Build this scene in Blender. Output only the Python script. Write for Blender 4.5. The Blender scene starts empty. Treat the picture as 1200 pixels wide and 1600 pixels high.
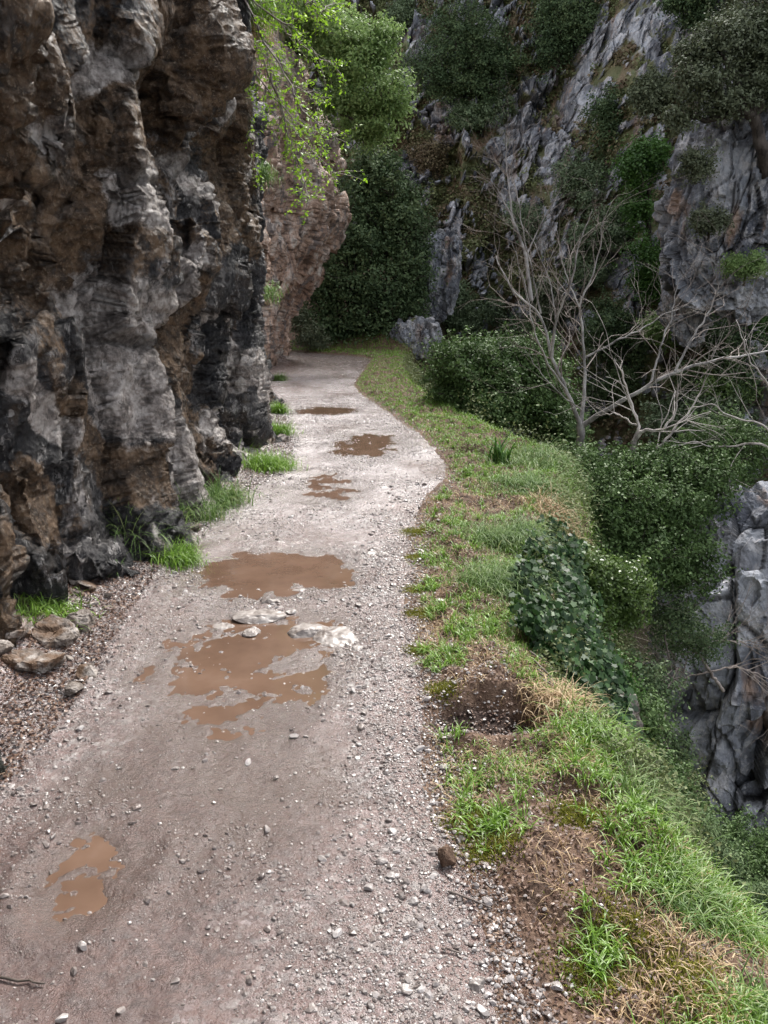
import bpy, math, random
import numpy as np
from mathutils import Vector
R = math.radians
random.seed(4)
rng = np.random.default_rng(11)
scene = bpy.context.scene
C = scene.collection

# ------------------------------------------------------------------ camera
PITCH = 14.5
F = 1232.0            # focal length in photo pixels (photo 1200 x 1600)
EYE = 1.6
cam_d = bpy.data.cameras.new('camera')
cam_d.sensor_fit = 'VERTICAL'; cam_d.sensor_height = 32.0
cam_d.lens = F/1600*32.0
cam_d.clip_start = 0.05; cam_d.clip_end = 600
cam = bpy.data.objects.new('camera', cam_d); C.objects.link(cam)
cam.location = (0, 0, EYE); cam.rotation_euler = (R(90-PITCH), 0, 0)
scene.camera = cam

# ------------------------------------------------------------------ light
SUN_EL, SUN_AZ = 51, 24       # azimuth measured from +Y towards +X
w = bpy.data.worlds.new('World'); scene.world = w; w.use_nodes = True
nt = w.node_tree; bg = nt.nodes['Background']
sky = nt.nodes.new('ShaderNodeTexSky'); sky.sky_type = 'NISHITA'; sky.sun_disc = False
sky.sun_elevation = R(SUN_EL); sky.sun_rotation = R(SUN_AZ)
sky.dust_density = 3.0; sky.ozone_density = 1.0
hs = nt.nodes.new('ShaderNodeHueSaturation'); hs.inputs['Saturation'].default_value = 0.25
nt.links.new(sky.outputs[0], hs.inputs['Color']); nt.links.new(hs.outputs[0], bg.inputs['Color'])
bg.inputs['Strength'].default_value = 0.15
sd = bpy.data.lights.new('sun', 'SUN'); sd.energy = 2.0; sd.angle = R(16); sd.color = (1.0, .96, .9)
sun = bpy.data.objects.new('sun', sd); C.objects.link(sun)
dv = Vector((math.sin(R(SUN_AZ))*math.cos(R(SUN_EL)), math.cos(R(SUN_AZ))*math.cos(R(SUN_EL)), math.sin(R(SUN_EL))))
sun.rotation_euler = dv.to_track_quat('Z', 'Y').to_euler()
sun.location = (8, 20, 40)
scene.view_settings.view_transform = 'Standard'; scene.view_settings.look = 'None'
scene.view_settings.exposure = 1.35; scene.view_settings.gamma = 1.0
scene.render.engine = 'CYCLES'
scene.cycles.max_bounces = 6; scene.cycles.diffuse_bounces = 3; scene.cycles.glossy_bounces = 2
scene.cycles.transmission_bounces = 2; scene.cycles.transparent_max_bounces = 4

# ------------------------------------------------------------------ measuring helpers (photo pixel -> place)
SP, CP = math.sin(R(PITCH)), math.cos(R(PITCH))
def ray(x, y):
    cx = (x-600)/F; cy = (800-y)/F
    return np.array([cx, CP+cy*SP, -SP+cy*CP])
def at(x, y, Y):
    d = ray(x, y); return np.array([0, 0, EYE])+d*(Y/d[1])
def gnd(x, y, z=0.0):
    d = ray(x, y); return np.array([0, 0, EYE])+d*((z-EYE)/d[2])

# ------------------------------------------------------------------ noise
def _h(ix, iy, iz, seed):
    h = (ix.astype(np.uint32)*np.uint32(374761393)) ^ (iy.astype(np.uint32)*np.uint32(668265263)) ^ (iz.astype(np.uint32)*np.uint32(2147483647-58)) ^ np.uint32((seed*2654435761) & 0xffffffff)
    h = (h ^ (h >> np.uint32(13)))*np.uint32(1274126177)
    h = (h ^ (h >> np.uint32(16)))*np.uint32(2246822519)
    return h ^ (h >> np.uint32(15))
def u01(h): return (h & np.uint32(0xffffff)).astype(np.float32)/16777216.0
_G = rng.normal(size=(256, 3)).astype(np.float32); _G /= np.linalg.norm(_G, axis=1)[:, None]
def perlin(p, seed=0):
    p = np.asarray(p, dtype=np.float32); i = np.floor(p).astype(np.int32); f = p-i
    u = f*f*f*(f*(f*6-15)+10); out = 0
    for dx in (0, 1):
        wx = u[:, 0] if dx else 1-u[:, 0]
        for dy in (0, 1):
            wy = u[:, 1] if dy else 1-u[:, 1]
            for dz in (0, 1):
                wz = u[:, 2] if dz else 1-u[:, 2]
                g = _G[_h(i[:, 0]+dx, i[:, 1]+dy, i[:, 2]+dz, seed) & np.uint32(255)]
                out = out+wx*wy*wz*((f[:, 0]-dx)*g[:, 0]+(f[:, 1]-dy)*g[:, 1]+(f[:, 2]-dz)*g[:, 2])
    return out*1.5
def fbm(p, octv=4, seed=0, gain=.5):
    a, s, o = 1.0, 1.0, 0
    p = np.asarray(p, dtype=np.float32)
    for k in range(octv):
        o = o+a*perlin(p*s, seed+k*7); a *= gain; s *= 2.03
    return o
def facet(p, seed=0):
    """fractured-rock field: every cell is a block with its own set-back and tilt; also distance to the nearest crack"""
    p = np.asarray(p, dtype=np.float32); b = np.floor(p-.5).astype(np.int32)
    n = len(p); d1 = np.full(n, 9e9, np.float32); d2 = d1.copy(); v = np.zeros(n, np.float32); idc = np.zeros(n, np.float32)
    for dx in (0, 1):
        for dy in (0, 1):
            for dz in (0, 1):
                cx, cy, cz = b[:, 0]+dx, b[:, 1]+dy, b[:, 2]+dz
                h = _h(cx, cy, cz, seed)
                fx = cx+.5+(u01(h)-.5)*.8; fy = cy+.5+(u01(h*np.uint32(7919))-.5)*.8; fz = cz+.5+(u01(h*np.uint32(104729))-.5)*.8
                ex, ey, ez = p[:, 0]-fx, p[:, 1]-fy, p[:, 2]-fz
                d = ex*ex+ey*ey+ez*ez
                g = _G[(h >> np.uint32(8)) & np.uint32(255)]
                val = (u01(h*np.uint32(31337))-.5)+(g[:, 0]*ex+g[:, 1]*ey+g[:, 2]*ez)*1.1
                m = d < d1
                d2 = np.where(m, d1, np.minimum(d2, d)); v = np.where(m, val, v); idc = np.where(m, u01(h), idc); d1 = np.where(m, d, d1)
    return v, np.sqrt(d2)-np.sqrt(d1), idc
def sstep(a, b, x):
    t = np.clip((x-a)/(b-a), 0, 1); return t*t*(3-2*t)
def curve(pts):
    a = np.array(sorted(pts), float)
    def f(y):
        # smooth monotone-ish interpolation
        yy = np.asarray(y, float); s = np.zeros_like(yy)
        for o, wgt in ((-.3, .25), (0, .5), (.3, .25)): s = s+wgt*np.interp(yy+o, a[:, 0], a[:, 1])
        return s
    return f

# ------------------------------------------------------------------ mesh builders
def build(name, verts, faces, mat, parent=None, attrs=None, smooth=True, origin=None):
    """verts (N,3); faces (M,k) array, or list of arrays with different k"""
    if not isinstance(faces, list): faces = [faces]
    faces = [np.asarray(f, dtype=np.int32) for f in faces if len(f)]
    verts = np.asarray(verts, dtype=np.float32)
    if origin is not None: verts = verts-np.asarray(origin, dtype=np.float32)
    me = bpy.data.meshes.new(name)
    me.vertices.add(len(verts)); me.vertices.foreach_set('co', verts.ravel())
    li = np.concatenate([f.ravel() for f in faces]); nf = sum(len(f) for f in faces)
    ks = np.concatenate([np.full(len(f), f.shape[1], np.int32) for f in faces])
    st = np.concatenate([[0], np.cumsum(ks)[:-1]]).astype(np.int32)
    me.loops.add(len(li)); me.loops.foreach_set('vertex_index', li)
    me.polygons.add(nf); me.polygons.foreach_set('loop_start', st)
    me.polygons.foreach_set('use_smooth', np.full(nf, smooth))
    me.update(calc_edges=True)
    for k, v in (attrs or {}).items():
        a = me.attributes.new(k, 'FLOAT', 'POINT'); a.data.foreach_set('value', np.asarray(v, dtype=np.float32))
    me.materials.append(mat)
    o = bpy.data.objects.new(name, me); C.objects.link(o)
    if parent is not None: o.parent = parent
    elif origin is not None: o.location = origin
    return o
def tag(o, label=None, cat=None, group=None, kind=None):
    if label: o['label'] = label
    if cat: o['category'] = cat
    if group: o['group'] = group
    if kind: o['kind'] = kind
    return o
def empty(name, loc, label, cat, group=None):
    o = bpy.data.objects.new(name, None); C.objects.link(o); o.location = [float(v) for v in loc]
    o.empty_display_size = .3
    return tag(o, label, cat, group)
def grid_faces(nr, nc):
    i = np.arange(nr-1)[:, None]*nc+np.arange(nc-1)[None, :]
    return np.stack([i, i+1, i+nc+1, i+nc], -1).reshape(-1, 4)

class Tubes:
    def __init__(s): s.v = []; s.f = []; s.n = 0; s.a = []
    def add(s, pts, rad, sides=6, tint=.5):
        pts = np.asarray(pts, float); m = len(pts); rad = np.broadcast_to(np.asarray(rad, float), (m,))
        t = np.gradient(pts, axis=0); t /= np.linalg.norm(t, axis=1)[:, None]+1e-9
        ref = np.array([.31, .22, .92]) if abs(t[0] @ np.array([.31, .22, .92])) < .9 else np.array([1., 0, 0])
        a = np.cross(t, ref); a /= np.linalg.norm(a, axis=1)[:, None]+1e-9; b = np.cross(t, a)
        th = np.linspace(0, 2*math.pi, sides, endpoint=False)
        ring = a[:, None, :]*np.cos(th)[None, :, None]+b[:, None, :]*np.sin(th)[None, :, None]
        v = (pts[:, None, :]+ring*rad[:, None, None]).reshape(-1, 3)
        i = np.arange(m-1)[:, None]*sides+np.arange(sides)[None, :]; j = np.arange(m-1)[:, None]*sides+(np.arange(sides)+1)[None, :] % sides
        s.v.append(v); s.f.append(np.stack([i, j, j+sides, i+sides], -1).reshape(-1, 4)+s.n); s.n += len(v); s.a.append(np.full(len(v), tint))
    def make(s, name, mat, parent=None, origin=None):
        return build(name, np.concatenate(s.v), np.concatenate(s.f), mat, parent, {'tint': np.concatenate(s.a)}, True, origin)

def leaves(P, size, out=None, asp=.55, up=.3, fold=.18, rngl=rng):
    """P (N,3) leaf positions -> folded rhombus leaves; returns verts, faces, tint"""
    n = len(P); size = np.broadcast_to(size, (n,))*rngl.uniform(.6, 1.25, n)
    nrm = rngl.normal(size=(n, 3)); nrm[:, 2] += up*2
    if out is not None: nrm += out*1.2
    nrm /= np.linalg.norm(nrm, axis=1)[:, None]
    d = rngl.normal(size=(n, 3)); d -= nrm*(d*nrm).sum(1)[:, None]; d /= np.linalg.norm(d, axis=1)[:, None]
    s = np.cross(nrm, d)
    L = size[:, None]; W = L*asp*.5
    a = P-d*L*.5; b = P+s*W+nrm*L*fold*.5; c = P+d*L*.5; e = P-s*W+nrm*L*fold*.5
    v = np.stack([a, b, c, e], 1).reshape(-1, 3); i = np.arange(n)*4
    t = np.repeat(rngl.uniform(0, 1, n), 4)
    return v, np.stack([i, i+1, i+2, i+3], 1), t

def blades(P, h, wd, lean=.5, curl=.6, seg=3, dirx=None, rngl=rng):
    n = len(P); h = np.broadcast_to(h, (n,))*rngl.uniform(.5, 1.3, n); wd = np.broadcast_to(wd, (n,))*rngl.uniform(.7, 1.3, n)
    th = rngl.uniform(0, 2*math.pi, n); dr = np.stack([np.cos(th), np.sin(th), 0*th], 1)
    if dirx is not None: dr = dr+dirx; dr /= np.linalg.norm(dr, axis=1)[:, None]+1e-6
    sd_ = np.stack([-dr[:, 1], dr[:, 0], 0*th], 1); sd_ /= np.linalg.norm(sd_, axis=1)[:, None]+1e-6
    ln = rngl.uniform(.1, 1, n)*lean; cu = rngl.uniform(.2, 1, n)*curl
    p = P.copy(); out = []; ang = ln.copy()
    for k in range(seg+1):
        wk = wd*(1-k/seg)**.7 if k < seg else wd*.05
        out += [p-sd_*wk[:, None]*.5, p+sd_*wk[:, None]*.5]
        st = h/seg
        p = p+(dr*np.sin(ang)[:, None]+np.array([0, 0, 1.])*np.cos(ang)[:, None])*st[:, None]; ang = ang+cu*1.2
    v = np.stack(out, 1).reshape(-1, 3); m = 2*(seg+1); b = np.arange(n)*m
    f = np.concatenate([np.stack([b+2*k, b+2*k+1, b+2*k+3, b+2*k+2], 1) for k in range(seg)])
    return v, f, np.repeat(rngl.uniform(0, 1, n), m)

# stone prototypes (angular, cut by planes)
def ico(sub):
    import bmesh
    bm = bmesh.new(); bmesh.ops.create_icosphere(bm, subdivisions=sub, radius=1)
    v = np.array([x.co[:] for x in bm.verts]); f = np.array([[q.index for q in x.verts] for x in bm.faces]); bm.free(); return v, f
I1, I2, I3, I4 = ico(1), ico(2), ico(3), ico(5)
def stone_shape(base, ncut=9, flat=1.0, seed=0, lo=.55, rough=0.0):
    r = np.random.default_rng(seed); v = base[0].copy()
    for k in range(ncut):
        n = r.normal(size=3); n /= np.linalg.norm(n); c = r.uniform(lo, .92)
        d = v @ n; v = v-np.where(d > c, d-c, 0)[:, None]*n
    if rough: v = v*(1+rough*fbm(v*2.3+seed, 4, seed))[:, None]
    v *= np.array([1, r.uniform(.6, .95), r.uniform(.45, .8)*flat])
    return v
def scatter_stones(name, P, size, mat, flat=.8, lod=I1, sink=.42, nproto=24, smooth=False, tilt=.5, tint=None):
    protos = [stone_shape(lod, 7, flat, 100+k) for k in range(nproto)]
    n = len(P); idx = rng.integers(0, nproto, n); V = np.stack(protos)[idx]
    size = np.broadcast_to(size, (n,))
    yaw = rng.uniform(0, 2*math.pi, n); c, s = np.cos(yaw), np.sin(yaw); tx = rng.normal(0, tilt, n); ct, st = np.cos(tx), np.sin(tx)
    x, y, z = V[..., 0], V[..., 1], V[..., 2]
    y, z = y*ct[:, None]-z*st[:, None], y*st[:, None]+z*ct[:, None]
    x, y = x*c[:, None]-y*s[:, None], x*s[:, None]+y*c[:, None]
    W = np.stack([x, y, z], -1)*size[:, None, None]*.5+P[:, None, :]
    W[..., 2] += (size*(.5-sink)*.6*flat)[:, None]
    m = len(lod[0]); f = (lod[1][None]+np.arange(n)[:, None, None]*m).reshape(-1, 3)
    t = rng.uniform(0, 1, n) if tint is None else tint
    return build(name, W.reshape(-1, 3), f, mat, None, {'tint': np.repeat(t, m)}, smooth)

# ------------------------------------------------------------------ materials
class N:
    def __init__(s, name):
        s.m = bpy.data.materials.new(name); s.m.use_nodes = True; s.t = s.m.node_tree
        s.b = s.t.nodes['Principled BSDF']; s.out = s.t.nodes['Material Output']
        s.co = s.t.nodes.new('ShaderNodeTexCoord').outputs['Object']
        s.geo = s.t.nodes.new('ShaderNodeNewGeometry')
        s.co = s.geo.outputs['Position']
    def link(s, a, b): s.t.links.new(a, b)
    def val(s, inp, v):
        if hasattr(v, 'links'): s.link(v, inp)
        elif isinstance(v, (tuple, list)) and len(v) == 3 and inp.type == 'RGBA': inp.default_value = (*v, 1)
        else: inp.default_value = v
    def map(s, sc, vec=None):
        n = s.t.nodes.new('ShaderNodeMapping'); n.inputs['Scale'].default_value = sc; s.link(vec or s.co, n.inputs['Vector']); return n.outputs[0]
    def noise(s, scale, detail=5, rough=.6, vec=None, dist=0):
        n = s.t.nodes.new('ShaderNodeTexNoise'); n.inputs['Scale'].default_value = scale; n.inputs['Detail'].default_value = detail
        n.inputs['Roughness'].default_value = rough; n.inputs['Distortion'].default_value = dist; s.link(vec or s.co, n.inputs['Vector']); return n.outputs[0]
    def voro(s, scale, feature='F1', out=0, vec=None, rnd=1):
        n = s.t.nodes.new('ShaderNodeTexVoronoi'); n.feature = feature; n.inputs['Scale'].default_value = scale; n.inputs['Randomness'].default_value = rnd
        s.link(vec or s.co, n.inputs['Vector']); return n.outputs[out]
    def attr(s, name):
        n = s.t.nodes.new('ShaderNodeAttribute'); n.attribute_name = name; return n.outputs['Fac']
    def ramp(s, fac, stops, interp='LINEAR'):
        n = s.t.nodes.new('ShaderNodeValToRGB'); e = n.color_ramp; e.interpolation = interp
        while len(e.elements) < len(stops): e.elements.new(.5)
        for q, (p, c) in zip(e.elements, stops):
            q.position = p; q.color = (*c, 1) if isinstance(c, (tuple, list)) else (c, c, c, 1)
        s.link(fac, n.inputs[0]); return n.outputs[0]
    def mix(s, fac, a, b, mode='MIX'):
        n = s.t.nodes.new('ShaderNodeMix'); n.data_type = 'RGBA'; n.blend_type = mode
        s.val(n.inputs['Factor'], fac); s.val(n.inputs['A'] if 0 else n.inputs[6], a); s.val(n.inputs[7], b); return n.outputs[2]
    def math(s, op, a, b=0.0, c=None):
        n = s.t.nodes.new('ShaderNodeMath'); n.operation = op; s.val(n.inputs[0], a); s.val(n.inputs[1], b)
        if c is not None: s.val(n.inputs[2], c)
        return n.outputs[0]
    def bump(s, h, strength=.5, dist=.02, prev=None):
        n = s.t.nodes.new('ShaderNodeBump'); n.inputs['Strength'].default_value = strength; n.inputs['Distance'].default_value = dist
        s.link(h, n.inputs['Height'])
        if prev is not None: s.link(prev, n.inputs['Normal'])
        return n.outputs[0]
    def set(s, **k):
        names = dict(color='Base Color', rough='Roughness', normal='Normal', spec='Specular IOR Level', coat='Coat Weight', coatr='Coat Roughness', ior='IOR')
        for q, v in k.items(): s.val(s.b.inputs[names[q]], v)
        return s.m
def thr(n, f, a, b): return n.ramp(f, [(a, 0.0), (b, 1.0)])

def leaf_mat(name, stops, rough=.45, trans=.3, spec=.5, patch=None):
    n = N(name); t = n.attr('tint')
    t2 = n.math('ADD', n.math('MULTIPLY', t, .65), n.math('MULTIPLY', n.noise(patch or 1.5, 2), .5))
    col = n.ramp(t2, stops); n.set(color=col, rough=rough, spec=spec)
    tr = n.t.nodes.new('ShaderNodeBsdfTranslucent'); c2 = n.mix(.5, col, (.35, .45, .05), 'MIX') if 0 else col
    n.link(c2, tr.inputs[0]); ms = n.t.nodes.new('ShaderNodeMixShader'); ms.inputs[0].default_value = trans
    n.link(n.b.outputs[0], ms.inputs[1]); n.link(tr.outputs[0], ms.inputs[2]); n.link(ms.outputs[0], n.out.inputs[0])
    return n.m
M = {}
M['leaf_dark'] = leaf_mat('leaf_dark', [(.1, (.03, .055, .026)), (.55, (.085, .135, .06)), (1, (.21, .28, .125))], .6, .2, .25, patch=.8)
M['leaf_holm'] = leaf_mat('leaf_holm', [(.1, (.07, .11, .055)), (.6, (.155, .215, .11)), (1, (.28, .36, .2))], .55, .2, patch=.8)
M['leaf_olive'] = leaf_mat('leaf_olive', [(.1, (.06, .08, .04)), (.6, (.13, .155, .085)), (1, (.23, .26, .15))], .6, .2, patch=.8)
M['leaf_green'] = leaf_mat('leaf_green', [(.1, (.03, .075, .016)), (.6, (.075, .17, .032)), (1, (.15, .28, .06))], .5, .3, patch=1.0)
M['leaf_spring'] = leaf_mat('leaf_spring', [(.1, (.16, .32, .015)), (.6, (.27, .48, .03)), (1, (.4, .6, .07))], .45, .5)
M['leaf_gloss'] = leaf_mat('leaf_gloss', [(.1, (.03, .062, .02)), (.6, (.085, .145, .045)), (1, (.2, .3, .11))], .55, .2, .25)
M['leaf_light'] = leaf_mat('leaf_light', [(.1, (.05, .09, .02)), (.6, (.11, .18, .045)), (1, (.22, .3, .1))], .35, .35)
M['leaf_ivy'] = leaf_mat('leaf_ivy', [(.1, (.008, .022, .008)), (.5, (.02, .055, .016)), (.8, (.05, .11, .03)), (1, (.14, .2, .08))], .5, .2, .3)
M['scrub_green'] = leaf_mat('scrub_green', [(.1, (.08, .11, .045)), (.6, (.2, .23, .095)), (1, (.34, .36, .17))], .7, .2, patch=.25)
M['scrub_brown'] = leaf_mat('scrub_brown', [(.1, (.1, .07, .045)), (.5, (.2, .145, .09)), (.8, (.24, .21, .11)), (1, (.36, .29, .18))], .8, .1, patch=.3)
M['grass'] = leaf_mat('grass', [(.15, (.06, .13, .012)), (.45, (.17, .3, .03)), (.75, (.21, .38, .06)), (1, (.37, .46, .16))], .4, .4, .5, patch=2.2)
M['grass_pale'] = leaf_mat('grass_pale', [(.15, (.06, .115, .025)), (.5, (.12, .22, .05)), (.8, (.21, .31, .1)), (1, (.42, .4, .2))], .5, .35, .35)
M['leaf_mid'] = leaf_mat('leaf_mid', [(.1, (.11, .17, .05)), (.6, (.24, .36, .12)), (1, (.42, .54, .24))], .55, .35, .3, patch=.9)
M['straw'] = leaf_mat('straw', [(.1, (.16, .09, .045)), (.5, (.4, .27, .14)), (1, (.6, .46, .28))], .6, .2)
M['moss'] = leaf_mat('moss', [(.1, (.06, .08, .01)), (.5, (.18, .19, .02)), (1, (.36, .33, .04))], .8, .2)
M['litter'] = leaf_mat('litter', [(.1, (.03, .017, .012)), (.5, (.1, .05, .035)), (.85, (.2, .12, .08)), (1, (.4, .3, .22))], .55, .1, patch=5)

def bark(name, a, b, c=None, rough=.75):
    n = N(name); f = n.noise(14, 5, .65, n.map((1, 1, .25)))
    f2 = n.noise(2.2, 3)
    col = n.mix(thr(n, f2, .45, .58), n.ramp(f, [(.35, tuple(q*.6 for q in a)), (.65, b)]), n.ramp(f, [(.35, b), (.7, c or b)]))
    return n.set(color=col, rough=rough, normal=n.bump(f, .6, .01), spec=.3)
M['bark_grey'] = bark('bark_grey', (.12, .11, .105), (.33, .31, .3), (.52, .5, .48))
M['bark_pale'] = bark('bark_pale', (.3, .26, .24), (.5, .45, .42), (.65, .6, .57))
M['bark_dark'] = bark('bark_dark', (.025, .02, .017), (.07, .055, .045), (.12, .1, .085))
M['twig_dry'] = bark('twig_dry', (.13, .1, .09), (.27, .225, .2), (.4, .35, .32))

# left wall rock
def make_wall_mat():
    n = N('wall_limestone')
    brown, pale, far, moss = n.attr('brown'), n.attr('pale'), n.attr('far'), n.attr('moss')
    rt = n.t.nodes.new('ShaderNodeMapping'); rt.inputs['Rotation'].default_value = (R(15.6), 0, 0); n.link(n.co, rt.inputs['Vector'])
    st = n.map((1, 1, .2), rt.outputs[0])
    st2 = n.map((1, 1, .45), rt.outputs[0])
    f1 = n.noise(2.2, 10, .74, st, .3); f2 = n.noise(8, 8, .76); f3 = n.noise(50, 6, .75); f4 = n.noise(3.0, 9, .74, st2, .5)
    dark = n.ramp(f1, [(.42, (.010, .010, .012)), (.5, (.028, .027, .03)), (.56, (.06, .056, .058)), (.64, (.12, .112, .11))])
    dark = n.mix(n.math('MULTIPLY', thr(n, f4, .54, .59), .7), dark, (.07, .046, .03))
    dark = n.mix(n.math('MULTIPLY', thr(n, f3, .54, .62), .45), dark, (.16, .15, .145))
    fl = n.noise(5.0, 11, .78, st2, .6); fl2 = n.noise(13, 9, .76, st2, .4)
    dark = n.mix(n.math('MULTIPLY', thr(n, fl, .575, .6), .85), dark, (.42, .395, .38))
    dark = n.mix(n.math('MULTIPLY', n.math('MULTIPLY', thr(n, fl2, .57, .6), thr(n, f4, .44, .5)), .85), dark, (.5, .475, .46))
    wk = n.noise(3.2, 10, .74, n.map((1, 1, .12), rt.outputs[0]), .25)
    dark = n.mix(n.math('MULTIPLY', thr(n, wk, .58, .61), .8), dark, (.38, .35, .34))
    bk = n.noise(2.6, 9, .72, n.map((1, 1, .18), rt.outputs[0]), .3)
    dark = n.mix(n.math('MULTIPLY', thr(n, bk, .52, .57), .85), dark, (.012, .012, .015))
    brw = n.ramp(f2, [(.4, (.035, .022, .013)), (.5, (.1, .06, .034)), (.6, (.2, .128, .075))])
    brw = n.mix(thr(n, f3, .56, .62), brw, (.3, .23, .165))
    brw = n.mix(n.math('MULTIPLY', thr(n, fl, .56, .6), .5), brw, (.03, .024, .02))
    pl = n.ramp(f2, [(.38, (.14, .12, .11)), (.48, (.36, .315, .29)), (.58, (.62, .57, .54))]); pl = n.mix(n.math('MULTIPLY', thr(n, fl2, .56, .6), .7), pl, (.07, .058, .052))
    fr = n.ramp(n.noise(2.2, 10, .74, st2, .5), [(.38, (.2, .125, .09)), (.46, (.46, .3, .22)), (.53, (.6, .43, .34)), (.6, (.68, .6, .54))])
    fr = n.mix(thr(n, f1, .53, .57), fr, (.25, .21, .195)); fr = n.mix(n.math('MULTIPLY', thr(n, fl, .55, .6), .7), fr, (.09, .062, .05))
    jit = n.math('MULTIPLY', n.math('SUBTRACT', f2, .5), .9)
    mb = thr(n, n.math('ADD', brown, jit), .42, .58); mp = thr(n, n.math('ADD', pale, jit), .42, .6); mf = thr(n, n.math('ADD', far, jit), .4, .6)
    col = n.mix(mb, dark, brw); col = n.mix(mp, col, pl); col = n.mix(mf, col, fr)
    col = n.mix(thr(n, n.math('ADD', moss, jit), .45, .7), col, n.ramp(f3, [(.3, (.03, .045, .012)), (.7, (.11, .14, .03))]))
    # crack dirt
    cr = n.attr('crack'); col = n.mix(n.math('MULTIPLY', thr(n, cr, .25, .9), .6), col, (.022, .018, .016))
    b1 = n.bump(f2, 1, .07); b2 = n.bump(f3, 1, .016, b1); b3 = n.bump(n.voro(26, 'F1', 0, n.map((1, 1, .7))), .8, .02, b2)
    rgh = n.ramp(f1, [(.42, .38), (.58, .8)])
    return n.set(color=col, rough=rgh, normal=b3, spec=.45)
M['wall'] = make_wall_mat()

def make_grey_rock(name, warm=0.0, veg=True, dark=1.0):
    n = N(name); st = n.map((1, 1, .4))
    sc = 1.0
    f1 = n.noise(.6, 8, .7, n.map((1, 1, .7)), .3); f2 = n.noise(2.5, 7, .7); f3 = n.noise(14, 5, .7); s1 = n.noise(1.1, 5, .65, n.map((1, 1, .16)), .6)
    d = dark
    col = n.ramp(f1, [(.4, (.075*d, .08*d, .098*d)), (.5, (.19*d, .2*d, .225*d)), (.58, (.39*d, .4*d, .43*d))])
    col = n.mix(n.math('MULTIPLY', thr(n, f2, .5, .6), .65), col, (.58*d, .56*d, .56*d))
    col = n.mix(n.math('MULTIPLY', thr(n, s1, .52, .62), .7), col, (.085*d, .085*d, .095*d))
    col = n.mix(n.math('MULTIPLY', thr(n, n.noise(.9, 5, .6, st), .57, .66), .55+warm), col, (.36*d, .24*d, .17*d))
    cr = n.attr('crack'); col = n.mix(n.math('MULTIPLY', thr(n, cr, .3, .95), .75), col, (.035, .032, .03))
    if veg:
        v = n.attr('veg'); jit = n.math('MULTIPLY', n.math('SUBTRACT', f2, .5), 1.1)
        soil = n.ramp(n.noise(.35, 5, .6), [(.35, (.2, .18, .095)), (.5, (.17, .185, .09)), (.62, (.3, .21, .145)), (.75, (.4, .28, .2))])
        soil = n.mix(n.math('MULTIPLY', thr(n, f3, .5, .7), .5), soil, (.16, .15, .07))
        col = n.mix(thr(n, n.math('ADD', v, jit), .42, .6), col, soil)
    b1 = n.bump(f2, .8, .12); b2 = n.bump(f3, .8, .04, b1)
    return n.set(color=col, rough=.8, normal=b2, spec=.35)
M['grey_rock'] = make_grey_rock('grey_rock', 0, True, 1.4)
M['outcrop_rock'] = make_grey_rock('outcrop_rock', 0.2, veg=True, dark=1.2)

def make_path_mat():
    n = N('gravel_path'); co = n.co
    wet, edge = n.attr('wet'), n.attr('edge')
    v1 = n.voro(95, 'F1', 1); v1d = n.voro(95, 'F1', 0); v2 = n.voro(42, 'F1', 1); v2d = n.voro(42, 'F1', 0)
    g = n.t.nodes.new('ShaderNodeSeparateColor'); n.link(v1, g.inputs[0]); g2 = n.t.nodes.new('ShaderNodeSeparateColor'); n.link(v2, g2.inputs[0])
    peb = n.ramp(g.outputs[0], [(.0, (.09, .06, .055)), (.35, (.19, .132, .122)), (.7, (.31, .235, .228)), (1, (.48, .41, .405))])
    peb = n.mix(thr(n, g2.outputs[1], .55, .6), peb, n.ramp(g2.outputs[0], [(0, (.14, .12, .12)), (.6, (.3, .27, .26)), (1, (.55, .52, .5))]))
    mud = n.ramp(n.noise(7, 6, .65), [(.35, (.1, .056, .046)), (.55, (.185, .11, .095)), (.7, (.27, .18, .165))])
    mm = n.noise(1.7, 5, .6); mm2 = n.noise(26, 4, .6)
    mudm = n.math('ADD', n.math('MULTIPLY', thr(n, mm, .42, .62), .55), n.math('MULTIPLY', thr(n, mm2, .4, .6), .45))
    col = n.mix(mudm, peb, mud); col = n.mix(n.math('MULTIPLY', edge, .85), col, mud)
    mj = n.math('ADD', n.attr('mud'), n.math('MULTIPLY', n.math('SUBTRACT', n.noise(4, 6, .7), .5), 1.6))
    col = n.mix(n.math('MULTIPLY', thr(n, mj, .35, .85), .85), col, n.ramp(mm2, [(.35, (.05, .025, .02)), (.65, (.12, .066, .054))]))
    col = n.mix(n.math('MULTIPLY', n.attr('pale'), .7), col, (.64, .575, .575))  # bright sheen of the wet gravel, painted into the base colour
    col = n.mix(n.math('MULTIPLY', wet, .75), col, (.085, .05, .036))
    h = n.math('ADD', n.math('MULTIPLY', n.math('SUBTRACT', 1, v1d), .5), n.math('MULTIPLY', n.math('SUBTRACT', 1, v2d), 1.0))
    b1 = n.bump(h, .5, .0045); b2 = n.bump(n.noise(160, 4, .7), .9, .006, b1); b2 = n.bump(n.noise(38, 5, .7), .8, .012, b2)
    rgh = n.math('ADD', n.math('MULTIPLY', n.noise(5, 4), .35), .08)
    rgh = n.math('SUBTRACT', rgh, n.math('MULTIPLY', wet, .12))
    n.link(b2, n.b.inputs['Coat Normal'])
    return n.set(color=col, rough=rgh, normal=b2, spec=.6, coat=1.0, coatr=.25)
M['path'] = make_path_mat()
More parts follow.
